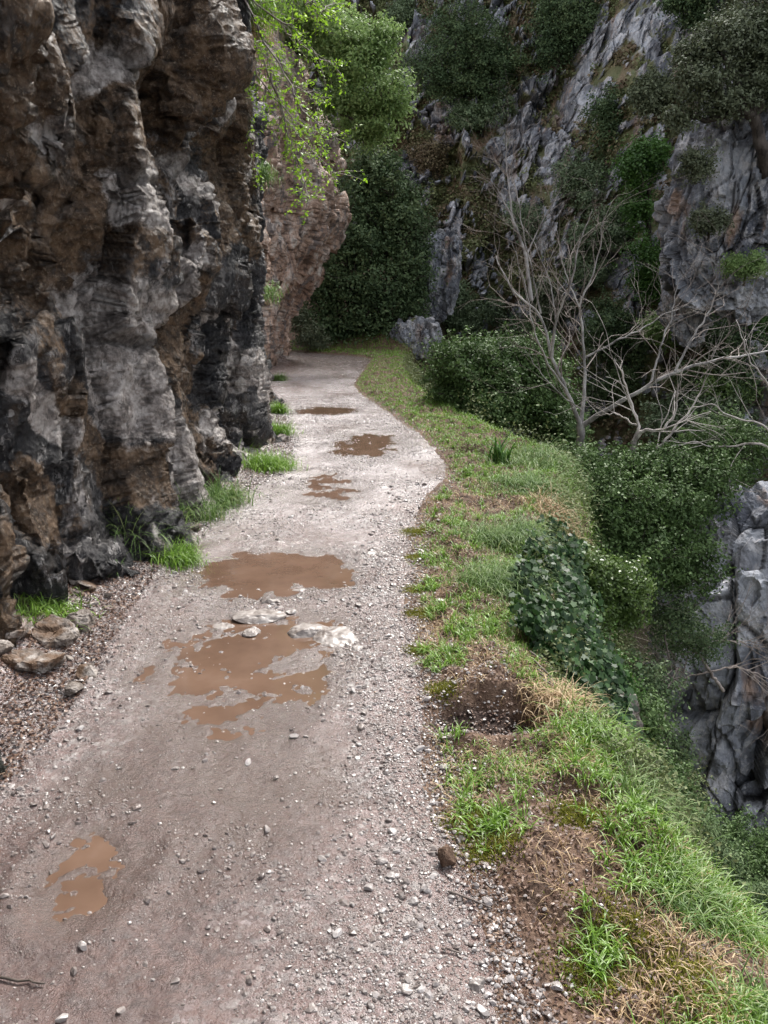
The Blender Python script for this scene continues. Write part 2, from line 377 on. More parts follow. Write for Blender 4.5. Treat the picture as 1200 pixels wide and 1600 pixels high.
def make_soil():
    n = N('verge_soil'); f = n.noise(9, 6, .7); f2 = n.noise(60, 4, .7); f3 = n.noise(1.3, 4)
    col = n.ramp(f, [(.3, (.045, .028, .019)), (.5, (.12, .072, .048)), (.7, (.22, .145, .1))])
    col = n.mix(n.math('MULTIPLY', thr(n, f2, .55, .7), .6), col, (.3, .22, .16))
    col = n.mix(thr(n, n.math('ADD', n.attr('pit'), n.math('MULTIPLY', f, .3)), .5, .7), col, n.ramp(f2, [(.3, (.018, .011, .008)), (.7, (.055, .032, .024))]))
    col = n.mix(n.math('MULTIPLY', thr(n, n.attr('bank'), .3, .8), .7), col, n.ramp(f, [(.3, (.02, .025, .012)), (.7, (.07, .07, .035))]))
    return n.set(color=col, rough=.8, normal=n.bump(f2, .7, .012, n.bump(f, .8, .03)), spec=.3)
M['soil'] = make_soil()
def make_water():
    n = N('muddy_water'); f = n.noise(3.5, 4, .6)
    col = n.ramp(f, [(.3, (.115, .07, .048)), (.6, (.165, .103, .072)), (.8, (.21, .14, .105))])
    return n.set(color=col, rough=.04, normal=n.bump(n.noise(14, 3), .1, .01), spec=.9)
M['water'] = make_water()
def stone_mat(name, stops, wet=.35):
    n = N(name); f = n.noise(40, 5, .65); f2 = n.noise(160, 3)
    col = n.ramp(n.attr('tint'), stops)
    col = n.mix(n.math('MULTIPLY', thr(n, f, .5, .7), .35), col, (.5, .46, .43)); col = n.mix(n.math('MULTIPLY', thr(n, f2, .5, .65), .3), col, (.1, .075, .06))
    return n.set(color=col, rough=wet, normal=n.bump(f, .4, .004), spec=.5, coat=.35, coatr=.25)
M['stone'] = stone_mat('path_stone', [(0, (.1, .08, .075)), (.3, (.2, .165, .15)), (.55, (.3, .27, .26)), (.8, (.4, .37, .36)), (.92, (.34, .23, .17)), (1, (.5, .475, .46))], .4)
M['litter_stone'] = stone_mat('litter_stone', [(0, (.05, .045, .05)), (.35, (.13, .105, .1)), (.6, (.19, .15, .135)), (.8, (.3, .26, .25)), (1, (.42, .39, .38))], .35)
def slab_mat():
    n = N('slab_rock'); f = n.noise(12, 6, .7); f2 = n.noise(70, 4)
    col = n.ramp(f, [(.3, (.15, .12, .105)), (.5, (.28, .245, .225)), (.72, (.46, .43, .41))]); col = n.mix(thr(n, f2, .6, .7), col, (.15, .11, .09))
    return n.set(color=col, rough=.4, normal=n.bump(f, .5, .012), spec=.5)
M['slab'] = slab_mat()
def boulder_mat():
    n = N('boulder_rock'); f = n.noise(7, 6, .7); f2 = n.noise(40, 5, .7)
    col = n.ramp(f, [(.34, (.05, .04, .035)), (.48, (.17, .14, .12)), (.6, (.38, .34, .31))]); col = n.mix(thr(n, f2, .52, .62), col, (.08, .06, .045)); col = n.mix(thr(n, n.noise(4, 4), .55, .62), col, (.13, .08, .05))
    return n.set(color=col, rough=.6, normal=n.bump(f2, .8, .01), spec=.35)
M['boulder'] = boulder_mat()

# ------------------------------------------------------------------ ground plan (metres; camera stands at 0,0)
wall_x = curve([(-6, -1.9), (1, -1.75), (3, -1.64), (3.64, -1.72), (5.3, -1.85), (7.1, -1.62), (8.4, -1.42), (9.5, -1.5), (11, -1.78), (12.8, -2.0), (16, -2.7), (20, -3.25), (23, -3.4), (26.3, -2.95), (28, -4.5), (34, -11), (60, -40)])
edge_x = curve([(-6, .2), (1.4, .3), (1.76, .24), (2.2, .17), (2.73, .15), (4.1, .14), (5.4, .2), (6.5, .28), (7.3, .6), (8.4, .66), (9.4, .55), (10.8, .34), (13, -.02), (15.5, -.5), (17.3, -.66), (21, -.55), (26.3, -.4), (28, -1.2), (30, -3), (36, -9), (60, -38)])
outer_x = curve([(-6, .75), (1.4, .80), (2.3, .78), (2.83, .7), (3.4, .63), (4.1, .72), (5.4, 1.0), (6.5, 1.25), (8.0, 1.75), (8.8, 1.72), (11, 1.26), (13, .95), (14.8, .75), (18, .35), (24, .4), (28, .6), (34, 1.0), (60, 4)])
PUD = [  # centre x, y, half-width, half-length, depth, label
    (-.70, 4.72, .47, .46, .022, 'largest brown puddle with a smooth rounded far shore, behind the flat rocks'),
    (-.68, 3.5, .44, .66, .012, 'broken muddy puddle full of gravel islands, just this side of the flat rocks'),
    (-.86, 1.98, .15, .2, .010, 'small shallow brown puddle at the lower left of the path'),
    (-.52, 7.1, .32, .6, .012, 'mid path puddle left of centre before the path swings right'),
    (-.15, 9.7, .42, 1.0, .009, 'ragged puddle on the sheen-bright gravel where the path is widest'),
    (-1.0, 12.8, .48, .5, .022, 'narrow puddle across the path near the bend, farthest of the puddles')]
WATER = -.012
def ground_z(x, y):
    x = np.asarray(x, float); y = np.asarray(y, float); sh = x.shape
    p = np.stack([x.ravel(), y.ravel(), np.zeros(x.size)], 1)
    lx, ex, ox = wall_x(y).ravel(), edge_x(y).ravel(), outer_x(y).ravel(); X, Y = p[:, 0], p[:, 1]
    z = .022*fbm(p*.9, 3, 5)+.010*fbm(p*4.5, 3, 9)+.004*fbm(p*17, 3, 3)
    onpath = (X < ex)
    far_damp = np.clip(Y/8, 1, 3)
    # crossfall: crown a little, wheel hollows
    for cx, cy, rx, ry, dp, _ in PUD:
        q = ((X-cx)/rx)**2+((Y-cy)/ry)**2
        g = np.clip(1-q/1.9, 0, 1)
        # make hollows reliably below and rims reliably above the water line
        q = np.clip(q+.55*fbm(p*3.1+cx*9, 3, 15), 0, 99); g = np.clip(1-q/1.9, 0, 1)
        z = z*(1-.6*g)+(-dp-.006)*g*1.15+.010*np.exp(-((q-2.1)/.6)**2)+g*(.013*fbm(p*np.array([6, 6, 1])+cx, 4, 17, .65)+.005*fbm(p*26, 3, 18))*(1.0 if dp < .02 else .45)
    z = z+.02*np.exp(-((Y-6.45)/.12)**2)*np.exp(-((X-.3)/.5)**2)
    # verge
    v = sstep(0, .25, X-ex); hum = .05*fbm(p*3.2+7, 4, 21)+.03
    z = z+v*(hum*np.clip(1+Y*.05, 1, 2))
    # pit of bare earth
    q = ((X-.42)/.25)**2+((Y-2.88)/.17)**2
    z = z-.13*np.exp(-q**1.5)+.02*np.exp(-((q-1.6)/.6)**2)
    z = z-.03*np.exp(-(((X-.35)/.35)**2+((Y-6.35)/.2)**2))
    # bank and ravine
    wv = np.maximum(X-ox+.06*fbm(p*2.3, 3, 31), -.3)
    steep = 1.05+.25*fbm(p*.5, 2, 41)
    drop = np.where(wv > 0, steep*(np.sqrt(wv*wv+.03)-.173)*(1.15+1.9*sstep(.15, .7, wv)), 0)
    drop = 9.5*(1-np.exp(-drop/9.5))
    z = z-drop+np.where(wv > .15, .12*fbm(p*1.7, 4, 51)*np.clip(wv, 0, 1), 0)
    # talus against the rock wall
    tl = np.clip(.45-(X-lx), 0, 1.2)
    z = z+.35*tl*tl+tl*.08*fbm(p*5, 3, 61)
    # beyond the bend the hill side comes down to the path
    b = np.clip(Y-29.5-np.clip(X, -20, 0)*(-.6), 0, 30)
    z = z+np.where(X < 3.5, b*.35, b*.1)
    return z.reshape(sh)

def make_ground():
    ys = [-5.0]
    while ys[-1] < 1.2: ys.append(ys[-1]+.12)
    while ys[-1] < 44: ys.append(ys[-1]+max(.009, ys[-1]*.0052))
    ys = np.array(ys); nr = len(ys)
    l, e, o = wall_x(ys), edge_x(ys), outer_x(ys)
    cols = []
    t = np.linspace(0, 1, 12)[:-1]; cols.append((l-1.5)[:, None]+(1.2)*t[None])
    t = np.linspace(0, 1, 200)[:-1]; cols.append((l-.3)[:, None]+(e-l+.3)[:, None]*t[None])
    t = np.linspace(0, 1, 110)[:-1]; cols.append(e[:, None]+(o-e)[:, None]*t[None])
    t = np.linspace(0, 1, 130); cols.append(o[:, None]+(26*t**2.4)[None]*np.ones((nr, 1)))
    X = np.concatenate(cols, 1); nc = X.shape[1]; Y = np.repeat(ys[:, None], nc, 1)
    Z = ground_z(X, Y); V = np.stack([X, Y, Z], -1).reshape(-1, 3)
    fc = grid_faces(nr, nc)
    E = X-e[:, None]+.05*fbm(V*np.array([3, 3, 0])+3, 3, 71).reshape(X.shape); E = E.ravel()
    ctr = E[fc].mean(1); onp = ctr < 0
    # wetness
    wet = np.zeros(len(V))
    for cx, cy, rx, ry, dp, _ in PUD:
        q = ((V[:, 0]-cx)/(rx*1.5))**2+((V[:, 1]-cy)/(ry*1.5))**2; wet = np.maximum(wet, np.clip(1.35-q, 0, 1))
    q = ((V[:, 0]+.6)/.55)**2+((V[:, 1]-2.4)/.6)**2; wet = np.maximum(wet, .8*np.clip(1.2-q, 0, 1))
    near_p = np.clip(wet*2, 0, 1); low = sstep(.016, .001, V[:, 2]-WATER)*near_p
    wet = np.maximum(wet*(.5+.4*np.clip(fbm(V*2.5, 3, 8)+.5, 0, 1)), low)
    mud = np.exp(-(((V[:, 0]+.75)/.75)**2+((V[:, 1]-2.0)/.8)**2))*1.2+.5*np.exp(-(((V[:, 0]+.55)/.5)**2+((V[:, 1]-2.9)/.4)**2))
    edge = np.clip(1-np.abs(E+.03)/.1, 0, 1)
    painted_sheen = sstep(4.6, 7.5, V[:, 1])*sstep(24, 17, V[:, 1])*np.clip(.75+1.1*fbm(V*np.array([1.3, .7, 0]), 3, 44), 0, 1)  # mask for the sky sheen painted into the path colour farther along
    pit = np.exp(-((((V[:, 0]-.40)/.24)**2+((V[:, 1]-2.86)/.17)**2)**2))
    bank = np.clip((X-o[:, None]).ravel()*1.5, 0, 1)
    def sub(mask, name, mat):
        f = fc[mask]; u, inv = np.unique(f, return_inverse=True)
        return build(name, V[u], inv.reshape(f.shape), mat, None, {'wet': wet[u], 'pale': painted_sheen[u], 'mud': mud[u], 'edge': edge[u], 'pit': pit[u], 'bank': bank[u]})
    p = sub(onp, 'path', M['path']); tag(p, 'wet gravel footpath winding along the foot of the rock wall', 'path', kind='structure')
    g = sub(~onp, 'ground', M['soil']); tag(g, 'brown earth of the verge and the steep bank falling to the ravine', 'ground', kind='structure')
make_ground()
for pk, (cx, cy, rx, ry, dp, lab) in enumerate(PUD):
    n = 40; WZ = WATER-.003*(pk % 2); th = np.linspace(0, 2*math.pi, n, endpoint=False)
    v = np.stack([np.cos(th)*rx*1.38, np.sin(th)*ry*1.38, 0*th], 1)+np.array([cx, cy, WZ])
    o = build('puddle', v, np.arange(n)[None], M['water'], origin=(cx, cy, WZ))
    tag(o, lab, 'puddle', 'puddles on the path', 'structure')

# ------------------------------------------------------------------ left rock wall
def seg_dist(ly, z, pts):
    """distance in the (3 ln y, z) plane to a polyline"""
    d = np.full(ly.shape, 9e9)
    for (a, b), (c, e) in zip(pts[:-1], pts[1:]):
        vx, vy = c-a, e-b; L = vx*vx+vy*vy+1e-9
        t = np.clip(((ly-a)*vx+(z-b)*vy)/L, 0, 1)
        d = np.minimum(d, np.hypot(ly-a-t*vx, z-b-t*vy))
    return d
def wpt(x, y, X=-1.7):
    d = ray(x, y); t = X/d[0]; return (3*math.log(d[1]*t), EYE+d[2]*t)
def wl(*px): return [wpt(x, y) for x, y in px]
PALE = [(wl((205, 345), (240, 400), (235, 460)), .3), (wl((205, 500), (215, 600), (235, 680), (262, 790)), .42), (wl((20, 430), (35, 500), (10, 640)), .13), (wl((62, 240), (80, 290)), .1),
        (wl((350, 470), (352, 570), (365, 640)), .12), (wl((165, 100), (175, 130)), .18), (wl((300, 30), (305, 110)), .22), (wl((0, 690), (18, 770)), .08), (wl((330, 660), (345, 720)), .2), (wl((85, 180), (95, 220)), .07),
        (wl((120, 560), (150, 690)), .12), (wl((230, 220), (225, 280)), .14), (wl((290, 260), (312, 300)), .15)]
BROWN = [(wl((10, 0), (70, 130), (40, 240)), .3), (wl((250, 0), (235, 110), (195, 200), (180, 290)), .42), (wl((342, 130), (345, 250), (335, 350)), .3), (wl((40, 560), (55, 700), (110, 800)), .16),
         (wl((270, 480), (290, 600), (315, 700)), .25), (wl((140, 300), (150, 420)), .2), (wl((0, 820), (60, 900), (0, 1000)), .14), (wl((90, 380), (60, 480)), .14), (wl((408, 500), (412, 620)), .25), (wl((150, 640), (190, 760)), .14)]
BUMPS = [(wl((0, 60), (55, 150), (45, 240)), .32, .28), (wl((255, 0), (240, 110), (200, 220), (185, 290)), .45, .26), (wl((238, 400), (225, 440)), .30, .32), (wl((48, 340),), .2, -.3), (wl((205, 560), (240, 700)), .4, .10),
         (wl((215, 490),), .35, -.18), (wl((268, 190), (265, 210)), .35, -.22), (wl((300, 150),), .25, .2), (wl((130, 200), (110, 380)), .35, -.16), (wl((70, 520), (90, 700)), .3, -.12), (wl((310, 330), (330, 420)), .4, .2),
         (wl((290, 520), (300, 640)), .35, -.16), (wl((375, 240), (395, 420)), .5, .25)]
def make_wall():
    # columns along the base line
    ys = [-5.0]
    while ys[-1] < 1.6: ys.append(ys[-1]+.09)
    while ys[-1] < 27.5: ys.append(ys[-1]+max(.0085, ys[-1]*.0036))
    xs = list(wall_x(np.array(ys)))
    # corner, then the wall runs away to the left
    ex = xs[-1]; ey = ys[-1]
    for k in range(60): ex -= .16; ey += .13; xs.append(ex); ys.append(ey)
    xs = np.array(xs); ys = np.array(ys); nc = len(xs)
    # arc-length normal
    tx, ty = np.gradient(xs), np.gradient(ys)
    k = np.ones(9)/9; tx = np.convolve(np.pad(tx, 4, 'edge'), k, 'valid'); ty = np.convolve(np.pad(ty, 4, 'edge'), k, 'valid')
    L = np.hypot(tx, ty); nx, ny = ty/L, -tx/L
    nh = 520; th = np.linspace(0, 1, nh); hh = -.35+13.5*(.42*th+.58*th**2.6)
    S, H = np.meshgrid(np.arange(nc), hh, indexing='ij')
    BX, BY, NX, NY = xs[S], ys[S], nx[S], ny[S]
    P0 = np.stack([BX, BY, H], -1).reshape(-1, 3); h = P0[:, 2]; Y = P0[:, 1]
    ly = 3*np.log(np.clip(Y, .6, 100)); far = sstep(13, 17, Y)
    warp = np.stack([fbm(P0*.6, 3, 81), fbm(P0*.6, 3, 82), fbm(P0*.6, 3, 83)], 1)
    # lean shear so ribs slant
    Q = P0+warp*.18; Q[:, 1] -= P0[:, 2]*.28
    st = Q*np.array([1, 1, .26])
    a, ca, _ = facet(st*.8, 1); b, cb, _ = facet((Q+warp*.2)*np.array([1, 1, .55])*1.7, 2)
    rib = 1-np.abs(perlin(st*.8+5, 91))*2.2
    d = .36*a+.10*rib+.09*b+.06*fbm(st*.45, 2, 97)-.20
    for pts, wd, amp in BUMPS:
        if len(pts) == 1: pts = pts*2; pts = [pts[0], (pts[0][0]+.01, pts[0][1])]
        q = seg_dist(ly+warp[:, 0]*.12, h+warp[:, 1]*.12, pts)
        d = d+amp*np.exp(-(q/wd)**2)*(Y > 2)*(Y < 14)
    # far buttress: blockier, with the overhanging nose
    dfar = .25*a+.08*b-.05
    d = d*(1-far)+dfar*far*.8
    nose = np.exp(-((Y-24.8)/3.4)**2)
    prof = np.interp(h, [-.4, 0, 1.2, 1.9, 2.6, 3.4, 4.2, 5.2, 6.5, 8, 10, 14], [0, 0, .05, .35, .95, 1.5, 1.75, 1.8, 1.5, .9, -.2, -2])
    d = d+nose*prof
    # gentle overhang / set back of the near wall
    d = d-.10*sstep(6.5, 9, Y)*(1-far); near = (1-far); d = d+near*np.interp(h, [-.4, 0, .5, 2, 3.5, 5, 7, 13.5], [.12, .05, 0, -.02, .04, .0, -.3, -3.2])
    d = d+far*(1-nose)*np.interp(h, [0, 3, 6, 13.5], [0, .3, .2, -3])
    d = d+.35*np.exp(-np.clip(h, 0, 9)/.16)*(.5+.5*np.clip(fbm(P0*2.2, 3, 99)+.3, 0, 1))*(Y < 14)*.6   # foot of the wall flares into rubble
    # smooth the big forms a little, then re-space the columns evenly along the bulging surface
    D = d.reshape(nc, nh)
    for _ in range(2):
        D[1:-1] = D[:-2]*.25+D[1:-1]*.5+D[2:]*.25; D[:, 1:-1] = D[:, :-2]*.25+D[:, 1:-1]*.5+D[:, 2:]*.25
    VX, VY = BX+NX*D, BY+NY*D; RX, RY = VX.copy(), VY.copy()
    FA = far.reshape(nc, nh).copy()
    seg = np.hypot(np.diff(VX, axis=0), np.diff(VY, axis=0))/np.clip(np.hypot(VX[1:], VY[1:]), 1.8, 60)**1.0
    cum = np.concatenate([np.zeros((1, nh)), np.cumsum(seg, 0)])
    cm = cum/cum[-1]; k7 = np.ones(9)/9
    for j in range(nh):
        tt = np.linspace(0, 1, nc); RX[:, j] = np.interp(tt, cm[:, j], VX[:, j]); RY[:, j] = np.interp(tt, cm[:, j], VY[:, j]); FA[:, j] = np.interp(tt, cm[:, j], far.reshape(nc, nh)[:, j])
    G = np.stack([RX, RY, H], -1); far = FA.ravel(); P1 = G.reshape(-1, 3).copy()
    def normals(G):
        du = np.gradient(G, axis=0); dv_ = np.gradient(G, axis=1); n_ = np.cross(dv_, du); n_ /= np.linalg.norm(n_, axis=2)[..., None]+1e-9
        if n_[nc//2, nh//2, 0] < 0: n_ = -n_
        return n_.reshape(-1, 3)
    n1 = normals(G)
    w2 = np.stack([fbm(P1*1.1, 3, 84), fbm(P1*1.1, 3, 85), fbm(P1*1.1, 3, 86)], 1)*.16
    Q1 = P1+w2*.35; Q1[:, 1] -= P1[:, 2]*.28
    fa, cfa, _ = facet(Q1*np.array([1, 1, .4])*1.9, 3); fb, cfb, _ = facet(Q1*np.array([1, 1, .55])*5.0, 4); fc_, cfc, _ = facet(Q1*np.array([1, 1, .8])*14, 5)
    rough = .6+.6*sstep(-.3, .4, fbm(P1*1.0, 2, 87))
    ff, cff, _ = facet(P1*np.array([1, 1, .7])*.8+w2, 6); ff2, cff2, _ = facet(P1*np.array([1, 1, .8])*2.2+3+w2, 7)
    en = .17*fa+.065*fb*rough+.026*fc_*rough+.018*fbm(P1*6, 5, 95, .62)*rough+.02*fbm(P1*np.array([2.2, 2.2, .7]), 3, 88)-.03*np.clip(1-cfa/.07, 0, 1)-.012*np.clip(1-cfb/.08, 0, 1)
    ef = .20*ff+.09*ff2+.05*fb+.05*fbm(P1*2.5, 5, 95, .6)+.25*fbm(P1*.6, 3, 89)-.06*np.clip(1-cff/.06, 0, 1)-.03*np.clip(1-cff2/.08, 0, 1)
    e = en*(1-far)+ef*far
    V = P1+n1*e[:, None]
    Y = V[:, 1]; h = V[:, 2]; ly = 3*np.log(np.clip(Y, .6, 100)); P0 = P1; cb, ca = cfb, cfa
    warp = np.stack([fbm(P0*.9, 4, 81), fbm(P0*.9, 4, 82), fbm(P0*.9, 4, 83)], 1); PS = P0+warp*.25; PS[:, 1] -= P0[:, 2]*.28; st = PS*np.array([1, 1, .2])
    wz = warp[:, 1]*.25; wy = warp[:, 0]*.25
    pale = np.zeros(len(V)); brown = np.zeros(len(V))
    for pts, wd in PALE: pale = np.maximum(pale, np.clip(1.2-seg_dist(ly+wy, h+wz, pts)/wd*1.0, 0, 1))
    for pts, wd in BROWN: brown = np.maximum(brown, np.clip(1.05-seg_dist(ly+wy, h+wz, pts)/wd*.55, 0, 1))
    brown = np.maximum(brown, sstep(.15, .5, fbm(st*1.1+2, 3, 111))*.5); pale = np.maximum(pale*(Y < 14), sstep(.45, .8, fbm(st*2.2+8, 4, 112))*.6)
    moss = sstep(.55, .1, h)*sstep(-.1, .5, fbm(P0*1.5, 3, 113))*.55+sstep(.2, .6, fbm(P0*np.array([1.2, 1.2, .4]), 3, 114))*.28*sstep(2, 5, h)
    crack = np.clip(1-cb/.10, 0, 1)*.9+np.clip(1-ca/.06, 0, 1)
    o = build('rock_wall', V, grid_faces(nc, nh)[:, ::1], M['wall'], None, {'brown': brown, 'pale': pale, 'far': far, 'moss': moss, 'crack': crack})
    tag(o, 'dark streaked limestone wall rising over the left side of the path', 'rock wall', kind='structure')
    return V.reshape(nc, nh, 3)
WALL = make_wall()

# ------------------------------------------------------------------ far side of the gorge
hill_y = curve([(-60, 60), (-20, 46), (-4, 42), (3, 40), (6, 38), (9, 34), (12, 29.5), (15, 26), (22, 21), (40, 14), (60, 8)])
ROCKS = [  # px polyline, px width, depth: bare rock on the hillside
    ([(940, 60), (925, 120), (905, 190), (885, 255)], 26), ([(960, 20), (1010, 50), (1060, 30)], 55), ([(800, 170), (820, 215)], 34), ([(880, 240), (860, 265)], 24), ([(640, 60), (650, 130)], 22),
    ([(840, 130), (830, 190)], 30), ([(1010, 90), (1040, 120)], 22), ([(700, 180), (690, 215)], 20), ([(630, 250), (650, 300)], 22), ([(680, 390), (695, 440)], 18), ([(640, 60), (600, 90)], 30), ([(770, 240), (790, 260)], 16),
    ([(1150, 130), (1110, 250), (1080, 380), (1130, 520)], 45), ([(740, 215), (770, 200)], 12), ([(1180, 600), (1150, 760)], 20), ([(650, 500), (630, 540)], 22)]
def hill_pt(x, y):
    """point of the undisplaced hillside under a photo pixel"""
    d = ray(x, y); t = 10.
    for k in range(60):
        p = np.array([0, 0, EYE])+d*t; Yt = float(hill_y(np.array(p[0])))+.42*max(p[2], -4)
        t += (Yt-p[1])*.5
    return p
def make_hill():
    xs = np.concatenate([np.linspace(-30, -6, 40)[:-1], np.linspace(-6, 20, 620), np.linspace(20, 50, 60)[1:]])
    zs = np.concatenate([np.linspace(-13, -5, 40)[:-1], np.linspace(-5, 19, 540), np.linspace(19, 34, 50)[1:]])
    X, Z = np.meshgrid(xs, zs, indexing='ij'); P0 = np.stack([X, hill_y(X)+.42*np.maximum(Z, -4), Z], -1).reshape(-1, 3)
    x, z = P0[:, 0], P0[:, 2]
    warp = np.stack([fbm(P0*.15, 3, 181), fbm(P0*.15, 3, 182), fbm(P0*.15, 3, 183)], 1)*1.6
    Q = P0+warp; Q[:, 0] += P0[:, 2]*.15
    a, ca, _ = facet(Q*np.array([.28, .28, .2]), 11); b, cb, _ = facet((P0+warp*.35)*np.array([.9, .9, .8]), 12); c, cc, _ = facet((P0+warp*.4)*np.array([2.6, 2.6, 2.1]), 13)
    rock = np.zeros(len(x))
    for pts, wd in ROCKS:
        hp = [hill_pt(*q) for q in pts]; pp = [(q[0], q[2]) for q in hp]; sc = hp[0][1]/F
        rock = np.maximum(rock, np.clip(1.1-seg_dist(x+warp[:, 0]*.35, z+warp[:, 2]*.35, pp)/(wd*sc)*.75, 0, 1))
    rock = np.clip(rock*(.8+.9*fbm(Q*np.array([.9, .9, .6]), 3, 119)), 0, 1)
    rock = np.maximum(rock, .95*sstep(.18, .42, fbm(Q*np.array([.6, .6, .38])+4, 5, 120, .6)))
    rock = np.maximum(rock, .9*sstep(.33, .45, fbm(P0*np.array([1.6, 1.6, 1.3])+9, 4, 124, .6)))
    d = 1.3*a+.6*b*(.35+rock)+.3*c*(.15+rock)+.7*fbm(Q*.25, 4, 121)+.22*fbm(P0*.9, 5, 122)+.9*rock
    d = d-.35*np.clip(1-cb/.1, 0, 1)*rock
    V = P0.copy(); V[:, 1] -= d*.9; V[:, 2] += d*.12
    # the two sides of the gully that runs down through the middle
    gx = np.interp(z, [-5, 5, 17], [7, 6.5, 9.5]); V[:, 1] += 1.8*np.exp(-((x-gx)/1.7)**2)
    o = build('hillside', V, grid_faces(len(xs), len(zs)), M['grey_rock'], None, {'veg': 1-rock, 'crack': np.clip(1-cb/.1, 0, 1)*rock*.8+np.clip(1-cc/.08, 0, 1)*rock*.4}, smooth=False)
    tag(o, 'steep scrub covered gorge side with pale rock bands facing the path', 'hillside', kind='structure')
    return V.reshape(len(xs), len(zs), 3), rock.reshape(len(xs), len(zs)), xs, zs
HV, HR, hxs, hzs = make_hill()
def on_hill(x, y, lift=0.):
    """nearest displaced hillside vertex under a photo pixel"""
    p = hill_pt(x, y); i = int(np.argmin(abs(hxs-p[0]))); j = int(np.argmin(abs(hzs-p[2]))); return HV[i, j]+np.array([0, -lift, 0])

def make_scrub():
    for name, mat, n, lab, sd_, sz in (('scrub', 'scrub_green', 5600, 'low green scrub covering the far gorge side', 5, .15), ('dry_scrub', 'scrub_brown', 3600, 'brown dead bracken and dry scrub on the far gorge side', 6, .17)):
        r = np.random.default_rng(sd_)
        i = r.integers(42, len(hxs)-50, n*5); j = r.integers(30, len(hzs)-40, n*5)
        p = HV[i, j]; nz = fbm(p*.3+sd_*9, 3, 300+sd_)
        keep = (HR[i, j] < .45) & (nz > -.15) & (r.uniform(0, 1, len(i)) < .6); p = p[keep][:n]
        m = 38; ctr = np.repeat(p, m, 0); rad = np.repeat(r.uniform(.18, .7, len(p)), m)
        off = r.normal(size=(len(ctr), 3)); off /= np.linalg.norm(off, axis=1)[:, None]; off[:, 2] = abs(off[:, 2])*.8; off[:, 1] *= .7
        pts = ctr+off*(rad*r.uniform(.5, 1, len(ctr)))[:, None]
        v, f, t = leaves(pts, sz, off, .6, .3, rngl=r)
        # clump tint
        t = np.clip(t*.5+np.repeat(np.repeat(r.uniform(0, .6, len(p)), m), 4), 0, 1)
        tag(build(name, v, f, M[mat], attrs={'tint': t}), lab, 'scrub', kind='stuff')
make_scrub()

# ------------------------------------------------------------------ trees and bushes
def limb(T, a, b, r0, r1, r, sag=.15, n=6, sides=6, wob=.06):
    a, b = np.asarray(a, float), np.asarray(b, float); t = np.linspace(0, 1, n)[:, None]; L = np.linalg.norm(b-a)
    p = a+(b-a)*t; p[1:-1] += r.normal(0, wob*L, (n-2, 3)); p[:, 2] += -sag*L*(t[:, 0]*(1-t[:, 0]))*2
    T.add(p, np.linspace(r0, r1, n), sides); return p
def tree(name, label, cat, base, lobes, mat, leaf, nclump, per, clump_r, bark_m='bark_dark', trunk_r=.12, seed=0, group=None, asp=.55, shell=.55, twigs=True, up=.3, trunk=True):
    """lobes: (centre, radii) in metres; crown is leaf clusters scattered through the lobes"""
    r = np.random.default_rng(seed); base = np.asarray(base, float)
    root = empty(name, base, label, cat, group)
    T = Tubes(); vol = np.array([np.prod(l[1]) for l in lobes])**.67; vol /= vol.sum()
    mid = np.mean([l[0] for l in lobes], 0)
    fork = base+(mid-base)*.45+np.array([0, 0, .1])
    if trunk: limb(T, base-np.array([0, 0, .4]), fork, trunk_r, trunk_r*.7, r, 0, 6, 8, .03)
    P, O, CT = [], [], []
    for (c, rad), wv in zip(lobes, vol):
        c, rad = np.asarray(c, float), np.asarray(rad, float)
        lp = limb(T, fork, c, trunk_r*.55, trunk_r*.2, r, .08, 6, 6, .05)
        n = max(3, int(nclump*wv)); d = r.normal(size=(n, 3)); d /= np.linalg.norm(d, axis=1)[:, None]
        u = r.uniform(0, 1, n); rr = np.where(u < .7, r.uniform(shell, 1.08, n), r.uniform(.1, shell, n))
        rr *= 1+.5*perlin(d*2.3+seed, seed)
        cc = c+d*rad*rr[:, None]
        for k in range(0, n, 4 if n > 60 else 2):
            if twigs: limb(T, c+(cc[k]-c)*.25, cc[k], trunk_r*.14, trunk_r*.05, r, .05, 4, 4, .06)
        for k in range(9):      # ragged outer shoots
            dd = r.normal(size=3); dd[2] = abs(dd[2])*.8+.1; dd /= np.linalg.norm(dd); a0 = c+dd*rad*.75; a1 = c+dd*rad*r.uniform(1.15, 1.5)+np.array([0, 0, .05])
            sp_ = limb(T, a0, a1, trunk_r*.1, trunk_r*.03, r, -.08, 5, 4, .07); m_ = int(per*1.2); tt_ = r.uniform(.1, 1.02, m_)
            qq = np.stack([np.interp(tt_, np.linspace(0, 1, 5), sp_[:, j]) for j in range(3)], 1)+r.normal(0, clump_r*.22, (m_, 3))
            P.append(qq); O.append(np.repeat(dd[None], m_, 0)); CT.append(np.full(m_, r.uniform(.4, 1)))
        off = r.normal(size=(n, per, 3)); off[..., 2] *= .65
        q = cc[:, None, :]+off*clump_r*r.uniform(.5, 1.25, (n, 1, 1))*.55
        P.append(q.reshape(-1, 3)); O.append(np.repeat(d, per, 0)); CT.append(np.repeat(r.uniform(0, 1, n), per))
    P, O, CT = np.concatenate(P), np.concatenate(O), np.concatenate(CT)
    v, f, t = leaves(P, leaf, O, asp, up, rngl=r); t = .45*t+.55*np.repeat(CT, 4)
    T.make('trunk', M[bark_m], root, base)
    build('crown', v, f, M[mat], root, {'tint': t}, True, base)
    return root
def lobes_px(spec, Y0):
    """spec rows: px x, px y, half width px, half height px, depth offset -> lobes in metres"""
    out = []
    for x, y, hx, hy, dy in spec:
        Y = Y0+dy; s = Y/F; out.append((at(x, y, Y), (hx*s, max(hx, hy)*s*.8, hy*s)))
    return out
